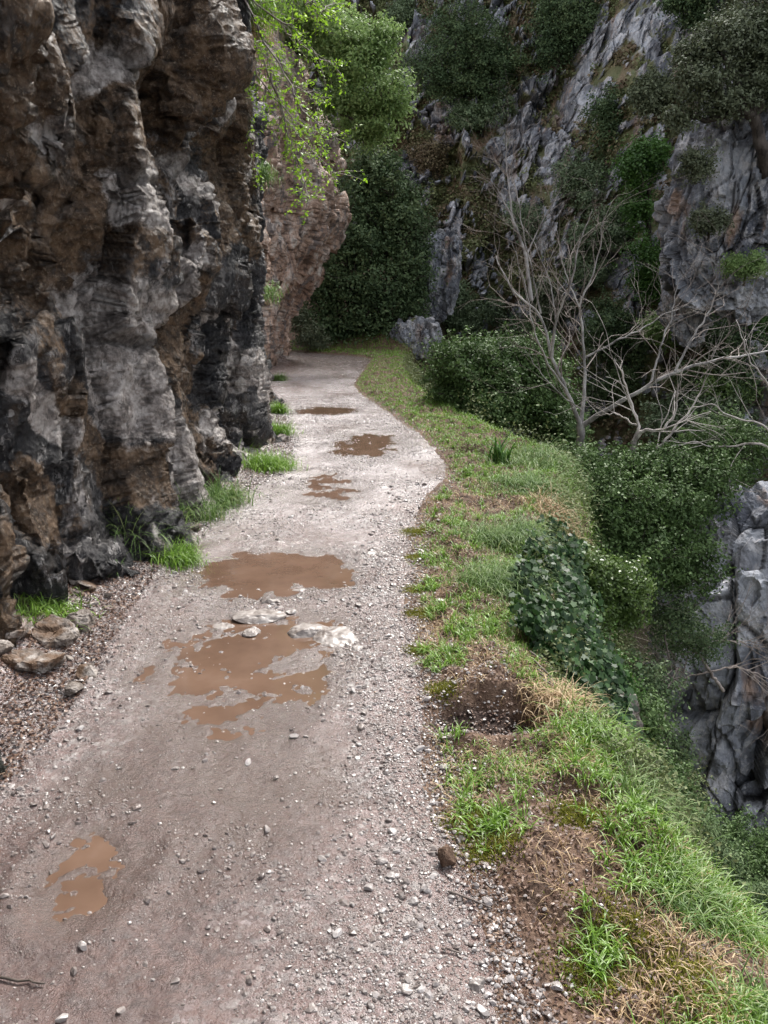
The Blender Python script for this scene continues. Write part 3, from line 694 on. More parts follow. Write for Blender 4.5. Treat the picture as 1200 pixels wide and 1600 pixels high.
def auto_lobes(x, y, hx, hy, n, seed):
    r = random.Random(seed); sp = []
    for k in range(n):
        a = r.uniform(0, 6.28); q = r.uniform(.3, .72)
        sp.append((x+math.cos(a)*hx*q, y+math.sin(a)*hy*q, hx*r.uniform(.32, .5), hy*r.uniform(.3, .5), r.uniform(-1, 1)*hx*.01))
    return sp
G_T = 'trees on the gorge side'
G_B = 'bushes along the bank'
def hill_tree(x, y, hx, hy, mat, label, seed, n=7, dens=1.0, leaf=.125, base=None, bark_m='bark_dark', cat='tree', name='evergreen_tree'):
    bp = on_hill(*(base or (x, y+hy*.9))); Y0 = bp[1]-hx/F*bp[1]*.35
    tree(name, label, cat, bp, lobes_px(auto_lobes(x, y, hx, hy, n, seed), Y0), M and mat, leaf, int(150*dens*hx*hy/2500)+60, 44, leaf*3.4, bark_m, .14, seed, G_T)
hill_tree(715, 95, 92, 105, 'leaf_dark', 'broad dark green tree at the top centre, left of the bare rock streak', 1, 9)
hill_tree(875, 45, 62, 75, 'leaf_dark', 'dark green tree cut by the top edge, just above the long rock streak', 2, 7)
hill_tree(952, 188, 50, 60, 'leaf_dark', 'round dark tree beside the foot of the long pale rock streak', 3, 6)
hill_tree(752, 178, 45, 28, 'leaf_holm', 'small flat grey green tree under the broad dark tree', 4, 5)
hill_tree(915, 300, 50, 58, 'leaf_holm', 'grey green tree touching the left side of the bright green tree', 5, 6)
hill_tree(1003, 290, 48, 66, 'leaf_green', 'bright green tree with a dark forked trunk high on the right hillside', 6, 6, base=(1000, 400))
hill_tree(1030, 420, 62, 62, 'leaf_green', 'dark leafy tree below the bright green one, behind the bare branches', 7, 7, .9)
hill_tree(1172, 465, 42, 66, 'leaf_green', 'green tree at the right edge below the tall grey rock', 8, 6)
hill_tree(740, 480, 56, 50, 'leaf_holm', 'rounded shrub tree above the glossy bush, beside the grey boulder outcrop', 9, 6)
hill_tree(1085, 8, 55, 30, 'leaf_dark', 'low dark tree on the skyline ledge left of the olive crown', 10, 5)
hill_tree(905, 400, 60, 50, 'leaf_holm', 'dull green tree straight behind the top of the large bare tree', 21, 6)
hill_tree(1110, 570, 90, 62, 'leaf_dark', 'dark shadowed tree behind the long right limb of the bare tree', 22, 7)
hill_tree(845, 505, 60, 60, 'leaf_dark', 'dark tree between the shrub tree and the bare trunk', 23, 6)
hill_tree(960, 560, 80, 80, 'leaf_dark', 'deep green tree directly behind the fork of the bare tree', 24, 7)
hill_tree(690, 245, 42, 34, 'scrub_brown', 'brown withered bush tree on the slope above the rock ledge', 25, 5)
hill_tree(1100, 700, 110, 80, 'leaf_holm', 'spreading grey green tree low in the ravine at the right edge', 26, 8)
hill_tree(1015, 150, 34, 34, 'leaf_olive', 'dull olive shrub tree on the grassy slope between pale rock and olive crown', 30, 5)
hill_tree(820, 345, 46, 34, 'leaf_holm', 'low spreading grey green shrub tree directly above the bare tree crown', 31, 5)
hill_tree(655, 370, 26, 40, 'leaf_olive', 'slim dull shrub tree on the right flank of the tall dark evergreen', 32, 4)
hill_tree(720, 410, 40, 24, 'scrub_green', 'flat mossy shrub above the upright grey rock fin', 33, 4)
hill_tree(975, 350, 44, 40, 'leaf_holm', 'grey green tree tucked under the left side of the bright green tree', 34, 6)
hill_tree(885, 470, 50, 44, 'leaf_olive', 'faded olive shrub tree seen through the bare branches', 35, 6)
hill_tree(1055, 500, 50, 36, 'leaf_mid', 'light green shrub tree under the tall pale rock, behind bare twigs', 36, 5)
hill_tree(640, 25, 30, 30, 'leaf_holm', 'small grey green tree at the top edge between light green and broad dark crowns', 37, 5)
hill_tree(1150, 590, 60, 34, 'leaf_mid', 'light green shrub tree low at the right edge above the sprawling branches', 38, 5)
for q, (px, py, hx, hy, mt, lb) in enumerate([(1108, 345, 24, 20, 'leaf_olive', 'small olive shrub rooted in a crack on the left of the tall pale rock'), (1165, 415, 30, 18, 'leaf_mid', 'light green shrub on a ledge low on the tall pale rock'), (1090, 255, 20, 26, 'leaf_olive', 'drooping shrub on the upper left shoulder of the tall pale rock')]):
    tree('bush', lb, 'bush', at(px, py+8, 22.6), lobes_px([(px, py, hx, hy, 0), (px+hx*.5, py+hy*.4, hx*.6, hy*.6, -.2), (px-hx*.6, py+hy*.2, hx*.5, hy*.7, 0)], 22.4), mt, .075, 110, 30, .2, 'bark_dark', .04, 44+q, 'shrubs on the tall pale rock')
# tall dark tree beyond the bend
bp = at(560, 556, 32.0)
tree('evergreen_tree', 'tall dense dark evergreen standing just beyond the bend of the path', 'tree', bp,
     lobes_px([(575, 300, 48, 55, 0), (540, 380, 62, 60, -.6), (610, 370, 52, 70, .2), (510, 450, 50, 60, -.4), (580, 460, 70, 70, -.8), (640, 440, 30, 70, .3), (520, 520, 48, 45, -.5), (600, 525, 55, 40, -.7), (590, 262, 30, 22, 0), (625, 330, 30, 40, .4)], 32.5),
     'leaf_dark', .15, 1500, 36, .5, 'bark_dark', .22, 40, G_T)
bp = at(486, 548, 30.5)
tree('bush', 'small grey green bush at the far path end below the tall dark evergreen', 'bush', bp,
     lobes_px([(478, 520, 18, 20, 0), (496, 532, 16, 14, -.3), (468, 500, 12, 14, .2)], 30.2), 'leaf_olive', .10, 130, 26, .28, 'bark_dark', .05, 41, G_B)
# lighter evergreen leaning out from the top of the far buttress
bp = at(470, 130, 24.5)
tree('evergreen_tree', 'light green tree leaning out over the path from the top of the rock wall', 'tree', bp,
     lobes_px([(560, 95, 48, 42, 0), (600, 165, 36, 48, -.4), (545, 160, 45, 40, .3), (520, 60, 42, 36, .5), (590, 60, 30, 26, 0), (480, 20, 60, 36, .8), (570, 205, 28, 26, 0), (440, 50, 50, 40, 1.5)], 23.5),
     'leaf_mid', .10, 1100, 34, .30, 'bark_dark', .12, 42, G_T)
# olive-green tree top right with visible limbs
bp = at(1182, 185, 23.0)
tree('evergreen_tree', 'grey olive coloured tree with dark crooked limbs on top of the tall pale rock', 'tree', at(1205, 250, 23.0),
     lobes_px([(1120, 70, 40, 32, 0), (1165, 60, 46, 40, .4), (1095, 130, 36, 26, -.3), (1180, 130, 40, 34, .2), (1130, 165, 34, 20, 0), (1060, 185, 22, 16, 0), (1205, 30, 50, 34, .5), (1215, 100, 40, 40, 0), (1085, 95, 30, 20, .2)], 22.6),
     'leaf_olive', .10, 1000, 32, .30, 'bark_dark', .2, 43, G_T)

# rock outcrops
def outcrop(name, label, ctr, rad, seed, mat='outcrop_rock', sc=1.0, tilt=0, veg=0.0, rough=1.0, sub=6):
    import bmesh
    bm = bmesh.new(); bmesh.ops.create_icosphere(bm, subdivisions=sub, radius=1)
    v = np.array([x.co[:] for x in bm.verts]); f = np.array([[q.index for q in x.verts] for x in bm.faces]); bm.free()
    rad = np.array(rad, float); v = np.sign(v)*abs(v)**.8; p = v*rad
    Q = p*np.array([1, 1, .42])/sc+seed*3.1; Q = Q+.15*np.stack([fbm(p*.7/sc, 2, seed), fbm(p*.7/sc, 2, seed+1), fbm(p*.7/sc, 2, seed+2)], 1)
    a, ca, _ = facet(Q*.8, seed); b, cb, _ = facet(Q*2.0, seed+5); c, cc, _ = facet(Q*5.5, seed+9)
    d = sc*rough*(.34*a+.20*b+.09*c+.05*fbm(p*4/sc, 5, seed+4, .6)-.06*np.clip(1-cb/.06, 0, 1)-.09*np.clip(1-ca/.035, 0, 1)+.05*fbm(p*np.array([1.5, 1.5, .5])/sc, 4, seed+7))
    nrm = v/rad; nrm /= np.linalg.norm(nrm, axis=1)[:, None]
    p = p+nrm*d[:, None]
    ang = R(tilt); x, z = p[:, 0].copy(), p[:, 2].copy(); p[:, 0] = x*math.cos(ang)+z*math.sin(ang); p[:, 2] = -x*math.sin(ang)+z*math.cos(ang)
    vg = veg+.4*fbm(p*.8/sc, 3, seed+6)+.25*np.clip(nrm[:, 2], 0, 1)-.1
    o = build(name, p+np.array(ctr), f, M[mat], None, {'veg': vg, 'crack': np.clip(1-cb/.1, 0, 1)}, False, ctr)
    return tag(o, label, 'rock outcrop', 'rock outcrops around the gorge')
outcrop('rock_outcrop', 'tall pale fissured rock face at the upper right, under the olive tree', at(1178, 300, 24.5), (1.9, 1.5, 3.6), 201, sc=1.25, tilt=12, veg=.12, sub=7)
outcrop('rock_outcrop', 'grey blue limestone pillar dropping into the ravine at the lower right edge', at(1152, 1040, 11.3), (1.3, 1.3, 2.0), 211, sc=1.15, tilt=2, sub=7)
outcrop('rock_outcrop', 'lower overhanging block under the grey blue pillar, stained orange brown', at(1168, 1215, 11.0), (1.2, 1.2, 1.0), 223, sc=1.0, sub=7)
outcrop('rock_outcrop', 'squared grey rock head capping the blue grey pillar', at(1175, 865, 11.6), (.66, .7, .75), 231, sc=.9, sub=6)
outcrop('rock_outcrop', 'deep shadowed rock base beneath the pillar at the lower right', at(1230, 1380, 12), (1.4, 1.4, 1.2), 235, sc=.8, sub=6)
outcrop('rock_outcrop', 'low grey boulder outcrop beyond the bend where the grass verge ends', at(650, 530, 31), (.95, .8, .75), 241, sc=.5, sub=6)
outcrop('rock_outcrop', 'upright grey rock fin above the low boulder outcrop', at(685, 435, 34), (.8, .9, 1.9), 251, sc=.6, tilt=10, veg=.1, sub=6)
outcrop('rock_outcrop', 'narrow broken rock rib beneath the tall pale face at the right', at(1075, 440, 26.5), (.7, .8, 2.0), 261, sc=.6, tilt=-6, veg=.1, sub=6)

# bushes on the bank
bp = at(790, 690, 13.5)
tree('bush', 'large glossy dark bush behind the grass verge, left of the bare tree', 'bush', bp,
     lobes_px([(740, 570, 60, 42, 0), (800, 575, 55, 50, .2), (705, 600, 38, 45, .4), (770, 630, 75, 48, -.3), (850, 620, 50, 60, 0), (835, 560, 40, 34, .3), (880, 680, 40, 50, -.6), (700, 560, 25, 25, .3)], 13.2),
     'leaf_gloss', .06, 1500, 34, .17, 'bark_dark', .06, 50, G_B)
bp = at(1000, 930, 8.6)
tree('bush', 'wide glossy leaved bush spilling down the bank below the bare tree', 'bush', bp,
     lobes_px([(900, 770, 45, 50, .3), (960, 790, 60, 60, 0), (1040, 800, 62, 60, .2), (1100, 760, 55, 50, .5), (990, 870, 70, 55, -.2), (1070, 880, 55, 60, .2), (920, 730, 60, 34, .6), (1020, 730, 60, 40, .7), (1130, 700, 70, 50, 1.2), (930, 850, 50, 50, 0)], 8.2),
     'leaf_gloss', .045, 2200, 30, .13, 'bark_dark', .05, 51, G_B, twigs=True)
bp = at(950, 1010, 5.6)
tree('bush', 'pale green small leaved bush growing out of the bank beside the ivy', 'bush', bp,
     lobes_px([(945, 905, 45, 40, 0), (970, 950, 38, 42, 0), (920, 960, 32, 50, -.1), (990, 910, 28, 28, .1), (915, 890, 24, 26, 0)], 5.5),
     'leaf_light', .03, 560, 28, .085, 'twig_dry', .02, 52, G_B)
bp = at(1180, 1500, 3.8)
tree('bush', 'dark small leaved shrub in the bottom right corner beyond the long grass', 'bush', bp,
     lobes_px([(1170, 1380, 60, 50, 0), (1210, 1330, 50, 50, .2), (1130, 1330, 30, 34, 0), (1200, 1450, 50, 60, 0), (1150, 1300, 26, 26, .1)], 3.9),
     'leaf_gloss', .019, 700, 28, .06, 'bark_dark', .02, 53, G_B)
bp = at(1020, 1200, 7.0)
tree('bush', 'shadowy thicket in the ravine between the bank and the grey pillar', 'bush', bp,
     lobes_px([(1010, 1080, 50, 70, 0), (1040, 1180, 45, 60, .5), (980, 1150, 40, 50, -.5), (1080, 1000, 60, 40, 1.5), (1050, 960, 50, 40, 1.2), (1040, 1270, 60, 60, .8)], 7.0),
     'leaf_dark', .04, 700, 26, .13, 'twig_dry', .03, 54, G_B)
bp = at(900, 1090, 5.0)
tree('bush', 'tangled green bramble on the bank under the pale bush', 'bush', bp,
     lobes_px([(930, 1040, 40, 50, 0), (890, 990, 30, 50, -.3), (960, 1080, 30, 40, 0)], 5.0),
     'leaf_green', .026, 350, 24, .09, 'twig_dry', .015, 55, G_B)

bp = at(1010, 1230, 5.0)
tree('bush', 'dark leafy scrub low on the bank under the pale rock, right of the long grass', 'bush', bp,
     lobes_px([(1000, 1130, 40, 50, 0), (965, 1190, 40, 45, -.3), (1040, 1230, 45, 50, 0), (1010, 1290, 60, 50, -.4), (1075, 1300, 50, 50, -.3), (930, 1120, 22, 30, -.4)], 5.0),
     'leaf_gloss', .03, 900, 26, .09, 'twig_dry', .02, 56, G_B)
bp = at(1130, 1400, 3.3)
tree('bush', 'small round leaved shrub between the long grass and the rock base, lower right', 'bush', bp,
     lobes_px([(1120, 1350, 40, 40, 0), (1160, 1420, 36, 50, -.1), (1195, 1500, 30, 50, -.3), (1085, 1300, 26, 30, .1)], 3.2),
     'leaf_dark', .017, 520, 28, .05, 'bark_dark', .015, 57, G_B)

# ------------------------------------------------------------------ bare trees
def grow(T, p, d, L, r0, depth, r, spread=.55, upb=.12, kids=3, sides=5):
    n = 6; pts = [np.array(p, float)]; dd = d/np.linalg.norm(d)
    for k in range(n-1):
        dd = dd+r.normal(0, .16, 3)+np.array([0, 0, upb*.25]); dd /= np.linalg.norm(dd); pts.append(pts[-1]+dd*L/(n-1))
    T.add(pts, np.linspace(r0, r0*.45, n), sides if depth > 1 else 4, r.uniform(0, 1))
    if depth <= 0: return
    for k in range(kids):
        i = int(r.integers(2, n)); q = r.normal(size=3); q -= dd*(q@dd); q /= np.linalg.norm(q)
        nd = dd*math.cos(spread)+q*math.sin(spread)*r.uniform(.6, 1.2); nd[2] += upb
        grow(T, pts[i], nd, L*r.uniform(.5, .8), r0*.5, depth-1, r, spread, upb, kids)
def bare_tree(label, base, trunk_px, limbs_px, Y, seed, mat='bark_grey', kids=3, tw=.9, depth=2, r_scale=1.0, dead=''):
    r = np.random.default_rng(seed); root = empty('bare_tree', base, label, 'tree', 'leafless trees in the ravine')
    T = Tubes()
    def poly(pp, r0, r1):
        c = []
        for x, y, dy in pp: c.append(at(x, y, Y+dy))
        c = np.array(c); s = np.linspace(0, 1, len(c)); m = 7*len(c); ss = np.linspace(0, 1, m)
        q = np.stack([np.interp(ss, s, c[:, k]) for k in range(3)], 1)
        k = np.array([.25, .5, .25])
        for _ in range(3): q[1:-1] = q[:-2]*.25+q[1:-1]*.5+q[2:]*.25
        q += np.stack([perlin(np.stack([ss*9+seed, ss*0+a, ss*0+len(pp)], 1), 3) for a in (1, 2, 3)], 1)*.035*(1-np.exp(-ss*8))[:, None]
        T.add(q, (r0+(r1-r0)*ss**.7)*(1+.12*perlin(np.stack([ss*25, ss*0+seed, ss*0], 1), 5)), 8, r.uniform(0, 1)); return q
    t = poly(trunk_px[0], trunk_px[1]*r_scale, trunk_px[2]*r_scale)
    tw_T = Tubes()
    for pp, r0, r1 in limbs_px:
        q = poly(pp, r0*r_scale, r1*r_scale); n = len(q)
        for k in range(int(n*tw)):
            i = int(n*(.25+.75*(k+.5)/(n*tw))); i = min(i, n-2); d = q[i+1]-q[i-1]; d /= np.linalg.norm(d)
            v = r.normal(size=3); v -= d*(v@d); v /= np.linalg.norm(v); rr = r0+(r1-r0)*(i/n)
            nd = d*.8+v*.65; nd[2] += .1
            grow(tw_T, q[i], nd, r.uniform(.4, 1.0)*(.6+.4*r_scale), max(rr*.4, .004)*r_scale, depth, r, .6, .04, kids)
    T.make('trunk', M[mat], root, base); tw_T.make('twigs', M['twig_dry' if mat != 'bark_pale' else 'bark_pale'], root, base)
bare_tree('largest leafless grey tree, forking behind the grass verge with one long limb to the right', at(907, 760, 10.2),
    ([(905, 830, 0), (907, 760, 0), (908, 715, 0), (908, 662, 0)], .095, .078),
    [([(908, 665, 0), (885, 610, 0), (862, 560, .1), (845, 490, .2), (800, 455, .3), (775, 400, .5)], .05, .012),
     ([(862, 560, .1), (868, 500, 0), (890, 450, -.2), (905, 380, -.2), (925, 330, -.1)], .032, .007),
     ([(908, 668, 0), (914, 600, .1), (912, 540, .2), (905, 480, .3), (935, 400, .4), (945, 340, .4)], .045, .009),
     ([(910, 665, 0), (950, 638, -.2), (1010, 605, -.4), (1055, 580, -.5), (1110, 565, -.5), (1160, 555, -.4), (1215, 548, -.3)], .055, .014),
     ([(1055, 580, -.5), (1075, 540, -.4), (1100, 500, -.3), (1120, 460, -.2), (1130, 420, -.2)], .026, .006),
     ([(1015, 603, -.4), (1030, 550, -.3), (1050, 490, -.2), (1062, 430, 0)], .026, .006),
     ([(912, 560, .2), (960, 535, .2), (1000, 515, .3), (1040, 490, .4), (1090, 470, .5)], .024, .006),
     ([(885, 610, 0), (850, 560, -.3), (830, 500, -.4), (820, 440, -.3), (800, 380, -.3)], .022, .006),
     ([(845, 490, .2), (830, 420, .2), (815, 350, .2), (805, 290, .3), (795, 255, .3)], .02, .005),
     ([(868, 500, 0), (860, 440, .3), (830, 370, .5), (790, 320, .6)], .018, .005),
     ([(905, 480, .3), (880, 420, .4), (870, 360, .5)], .018, .005),
     ([(908, 640, 0), (880, 620, -.4), (850, 590, -.6), (820, 545, -.7)], .016, .005)], 10.2, 60, tw=.34, depth=2, kids=2, r_scale=.68)
bare_tree('small pale bare tree with two bent stems, right of the large leafless tree', at(985, 735, 9.3),
    ([(983, 770, 0), (984, 735, 0), (990, 690, 0)], .05, .042),
    [([(990, 690, 0), (1000, 665, 0), (985, 630, .1), (975, 590, .1), (960, 560, .2)], .032, .007),
     ([(990, 690, 0), (1005, 672, -.1), (1035, 672, -.2), (1055, 650, -.2), (1060, 600, -.2)], .035, .008),
     ([(985, 735, 0), (1025, 705, -.2), (1045, 680, -.2), (1080, 640, -.1), (1100, 600, 0)], .03, .007),
     ([(1000, 668, 0), (960, 645, .3), (930, 650, .4)], .018, .005)], 9.3, 61, 'bark_pale', 2, .2, 2, .85)
bare_tree('sprawling bare branches reaching in from the right edge below the long limb', at(1290, 760, 9.0),
    ([(1320, 800, 0), (1290, 760, 0), (1240, 715, 0)], .05, .035),
    [([(1240, 715, 0), (1180, 690, 0), (1130, 700, 0), (1080, 690, 0), (1040, 700, 0)], .025, .006),
     ([(1240, 715, 0), (1190, 660, 0), (1150, 655, 0), (1110, 630, 0), (1070, 640, .1)], .024, .006),
     ([(1240, 715, 0), (1200, 600, 0), (1170, 560, 0), (1150, 500, .2)], .022, .006)], 9.0, 62, 'bark_pale', 2, .14, 2, .7)
bare_tree('grey bare shrub with tangled twigs in front of the grey pillar', at(1110, 1050, 8.5),
    ([(1130, 1080, 0), (1110, 1050, 0), (1090, 1020, 0)], .02, .015),
    [([(1090, 1020, 0), (1050, 985, 0), (1010, 970, 0), (985, 965, 0)], .012, .004),
     ([(1090, 1020, 0), (1060, 1020, 0), (1020, 1010, 0)], .011, .004),
     ([(1090, 1020, 0), (1130, 1000, 0), (1190, 1005, 0)], .011, .004),
     ([(1110, 1050, 0), (1060, 1060, 0), (1010, 1060, 0)], .011, .004),
     ([(1110, 1050, 0), (1150, 1040, 0), (1200, 1060, 0)], .011, .004)], 8.5, 63, 'twig_dry', 3, .6, 1)
bare_tree('slender bare sapling rising among the far scrub above the large bare tree', at(800, 480, 22.0),
    ([(830, 470, 0), (822, 400, 0), (800, 340, 0)], .06, .04),
    [([(800, 340, 0), (795, 290, 0), (790, 250, 0), (792, 215, 0)], .03, .008),
     ([(800, 340, 0), (780, 300, 0), (765, 280, 0)], .025, .008),
     ([(822, 400, 0), (850, 340, 0), (875, 300, 0)], .025, .008)], 22.0, 64, 'bark_grey', 2, .5, 1)

# hanging spring branches on the near wall
def spring():
    r = np.random.default_rng(70); base = at(345, -60, 9.2)
    root = empty('hanging_branches', base, 'thin branches with bright yellow green spring leaves hanging from the rock wall', 'branches')
    T = Tubes(); P = []
    stems = [([(345, -40), (400, 10), (450, 40), (500, 20), (525, 0)], 9.0), ([(360, -60), (400, 40), (440, 110), (480, 170), (515, 240)], 8.6), ([(350, -50), (380, 60), (420, 150), (470, 200), (520, 215)], 8.8),
             ([(350, -40), (370, 50), (385, 130), (390, 200), (395, 270)], 9.2), ([(380, -40), (430, 30), (480, 80), (530, 105)], 9.0), ([(400, -60), (460, -10), (510, 20)], 8.5), ([(370, 0), (410, 90), (440, 180), (480, 230), (522, 270)], 8.7),
             ([(375, 40), (420, 60), (455, 130), (500, 150)], 9.4), ([(350, -30), (375, 90), (380, 180)], 9.0), ([(420, 110), (450, 200), (470, 270), (480, 305)], 8.7), ([(360, -40), (410, 60), (430, 130), (455, 240)], 9.1)]
    for pp, Y in stems:
        c = np.array([at(x, y, Y+.15*k*r.normal()) for k, (x, y) in enumerate(pp)]); s = np.linspace(0, 1, len(c)); ss = np.linspace(0, 1, 16)
        q = np.stack([np.interp(ss, s, c[:, k]) for k in range(3)], 1)
        for _ in range(2): q[1:-1] = q[:-2]*.25+q[1:-1]*.5+q[2:]*.25
        q += r.normal(0, .015, q.shape); T.add(q, np.linspace(.012, .003, 16), 5)
        for i in range(3, 16):
            for k in range(3):
                d = (q[min(i+1, 15)]-q[i-1]); d /= np.linalg.norm(d); v = r.normal(size=3); nd = d+v*.7; nd /= np.linalg.norm(nd); L = r.uniform(.12, .34)
                e = np.array([q[i]+nd*L*t+np.array([0, 0, -.05*t*t]) for t in np.linspace(0, 1, 5)]); T.add(e, np.linspace(.004, .0015, 5), 4)
                for m in range(8): P.append(e[0]+(e[-1]-e[0])*r.uniform(.35, 1.05)+r.normal(0, .016, 3))
    v, f, t = leaves(np.array(P), .043, None, .5, .6, rngl=r)
    T.make('stems', M['twig_dry'], root, base); build('foliage', v, f, M['leaf_spring'], root, {'tint': t}, True, base)
spring()
# tuft of hanging dead grass at the top of the near wall
def hang_tuft(label, c, n, L, mat, seed, spread=.25):
    r = np.random.default_rng(seed); P = np.array(c)+r.normal(0, 1, (n, 3))*np.array([spread, spread, .06])
    v, f, t = blades(P, L, .012, 1.2, 1.7, 4, np.array([.9, -.3, 0]), r)
    tag(build('grass_tuft', v, f, M[mat], None, {'tint': t}, True, c), label, 'grass tuft', 'grass tufts on the rock wall')
hang_tuft('shaggy green grass tuft hanging at the top of the near rock wall', at(345, 15, 9.3), 1500, .5, 'grass', 71)
hang_tuft('pale grass high in the seam between the near wall and the reddish buttress', at(396, 275, 12), 600, .3, 'grass_pale', 72, .12)
hang_tuft('short green grass on the ledge low on the seam beside the reddish buttress', at(400, 460, 12), 600, .3, 'grass_pale', 73, .14)
hang_tuft('drooping brown dead grass just below the shaggy green tuft', at(362, 60, 9.4), 700, .55, 'straw', 74, .1)

# ------------------------------------------------------------------ verge vegetation
def verge_points(n, y0, y1, u0, u1, seed, power=1.0):
    """random points on the verge: u 0 = path edge, 1 = outer edge"""
    r = np.random.default_rng(seed); t = r.uniform(0, 1, n)
    y = y0*(y1/y0)**(t**power); u = r.uniform(u0, u1, n); e, o = edge_x(y), outer_x(y)
    x = e+(o-e)*u; z = ground_z(x, y); return np.stack([x, y, z], 1), u, r
def grass():
    P, u, r = verge_points(120000, 1.25, 27, -.02, 1.75, 80)
    m = fbm(P*np.array([2.6, 2.6, 0]), 3, 81)+.10*fbm(P*9, 2, 82)
    y = P[:, 1]
    inner = sstep(-.02, .22, u)
    # bare earth patch near the camera beside the gravel, and round the pit
    bare = np.exp(-(((P[:, 0]-.36)/.17)**2+((P[:, 1]-1.7)/.42)**2))*1.4+np.exp(-(((P[:, 0]-.38)/.36)**2+((P[:, 1]-2.9)/.27)**2)**2)*1.9+np.exp(-(((P[:, 0]-.4)/.35)**2+((P[:, 1]-3.6)/.5)**2))*.5
    bare += 1.2*np.exp(-((y-6.4)/.18)**2)*(u < .8)
    far = sstep(6.5, 7.5, y)
    nr_ = sstep(3.6, 2.8, y); dens = np.clip(inner*(.42-.14*nr_+(1.2+.8*nr_)*m+far*.8)-bare, 0, 1)
    k = r.uniform(0, 1, len(P)) < dens; P, y, u = P[k], P[k][:, 1], u[k]
    h = np.where(y < 7, .045, .06)*(1+np.clip(u-.75, 0, .8)*1.6)*r.uniform(.6, 1.2, len(P)); wd = np.clip(.0028+y*.0006, .003, .011)
    v, f, t = blades(P-np.array([0, 0, .005]), h, wd, .9, .8, 3, rngl=r)
    tag(build('grass', v, f, M['grass'], None, {'tint': t}), 'short green grass growing over the verge', 'grass', kind='stuff')
    # clumps of broader, longer blades
    P, u, r = verge_points(2600, 1.3, 14, .1, 1.3, 83); k = fbm(P*3, 2, 84)*1.3+.35-.22*(P[:, 1] < 3.2) > r.uniform(0, 1, len(P)); P = P[k]
    pb = ((P[:, 0]-.4)/.3)**2+((P[:, 1]-2.88)/.22)**2; P = P[pb > 1]
    pb = ((P[:, 0]-.36)/.17)**2+((P[:, 1]-1.7)/.4)**2; P = P[pb > .9]
    Q = np.repeat(P, 14, 0)+r.normal(0, .012, (len(P)*14, 3))*np.array([1, 1, .1])
    v, f, t = blades(Q, .085, .0045+.0004*Q[:, 1], .9, .7, 4, rngl=r)
    tag(build('grass_clumps', v, f, M['grass'], None, {'tint': t}), 'longer grass clumps among the short verge grass', 'grass', kind='stuff')
    # straw
    P, u, r = verge_points(60000, 1.25, 12, .02, 1.5, 85)
    m = fbm(P*np.array([3, 3, 0])+5, 3, 86); yy = P[:, 1]
    boost = np.exp(-(((P[:, 0]-.5)/.3)**2+((P[:, 1]-3.6)/.5)**2))*.35+np.exp(-(((P[:, 0]-.74)/.13)**2+((P[:, 1]-2.95)/.3)**2))*1.3-.7*np.exp(-(((P[:, 0]-.36)/.2)**2+((P[:, 1]-1.7)/.4)**2))+.7*np.exp(-((yy-6.4)/.3)**2)
    pit = np.exp(-((((P[:, 0]-.42)/.27)**2+((P[:, 1]-2.86)/.2)**2)**2))
    k = r.uniform(0, 1, len(P)) < np.clip(.16+.7*m+boost+.1*(P[:, 1] < 2.6)-pit*2.5, 0, 1)*np.clip(.4+(u > .05), 0, 1); P = P[k]
    v, f, t = blades(P, .05, .0026+.0005*P[:, 1], 2.1, .6, 3, rngl=r)
    tag(build('dry_grass', v, f, M['straw'], None, {'tint': t}), 'dead straw coloured grass matted over the verge', 'dry grass', kind='stuff')
    # moss cushions
    spots = [(.32, 2.05, .07), (.27, 2.2, .06), (.62, 1.72, .11), (.52, 1.62, .07), (.2, 4.35, .07), (.19, 3.5, .06), (.2, 4.0, .06), (.74, 1.55, .1), (.22, 5.0, .06), (.62, 2.2, .07), (.25, 3.1, .05), (.8, 1.42, .1), (.23, 5.6, .08)]
    Q = np.concatenate([np.array([cx, cy, 0])+r.normal(0, 1, (2600, 3))*np.array([s*.6, s*.6, 0]) for cx, cy, s in spots]); Q[:, 2] = ground_z(Q[:, 0], Q[:, 1])
    v, f, t = blades(Q, .013, .004, .8, .5, 2, rngl=r)
    tag(build('moss', v, f, M['moss'], None, {'tint': t}), 'yellow green moss patches on the bare verge', 'moss', kind='stuff')
    # grass rim past the bend
    r = np.random.default_rng(87); n = 26000; x = r.uniform(-9, 2.2, n); yy = r.uniform(26.2, 32.5, n); Q = np.stack([x, yy, ground_z(x, yy)], 1); Q = Q[(x > edge_x(yy)+.1) & (r.uniform(0, 1, n) < .75)]
    v, f, t = blades(Q, .13, .02, .9, .8, 3, rngl=r); tag(build('grass_beyond_bend', v, f, M['grass'], None, {'tint': t}), 'bright grass rim where the path turns out of sight', 'grass', kind='stuff')
    # fallen bits
    P, u, r = verge_points(22000, 1.25, 9, .0, 1.5, 88); v, f, t = leaves(P+np.array([0, 0, .006]), .011+.0016*P[:, 1], None, .5, 1.5, rngl=r)
    tag(build('leaf_litter', v, f, M['litter'], None, {'tint': t}), 'dead brown leaves scattered through the verge grass', 'leaf litter', kind='stuff')
grass()

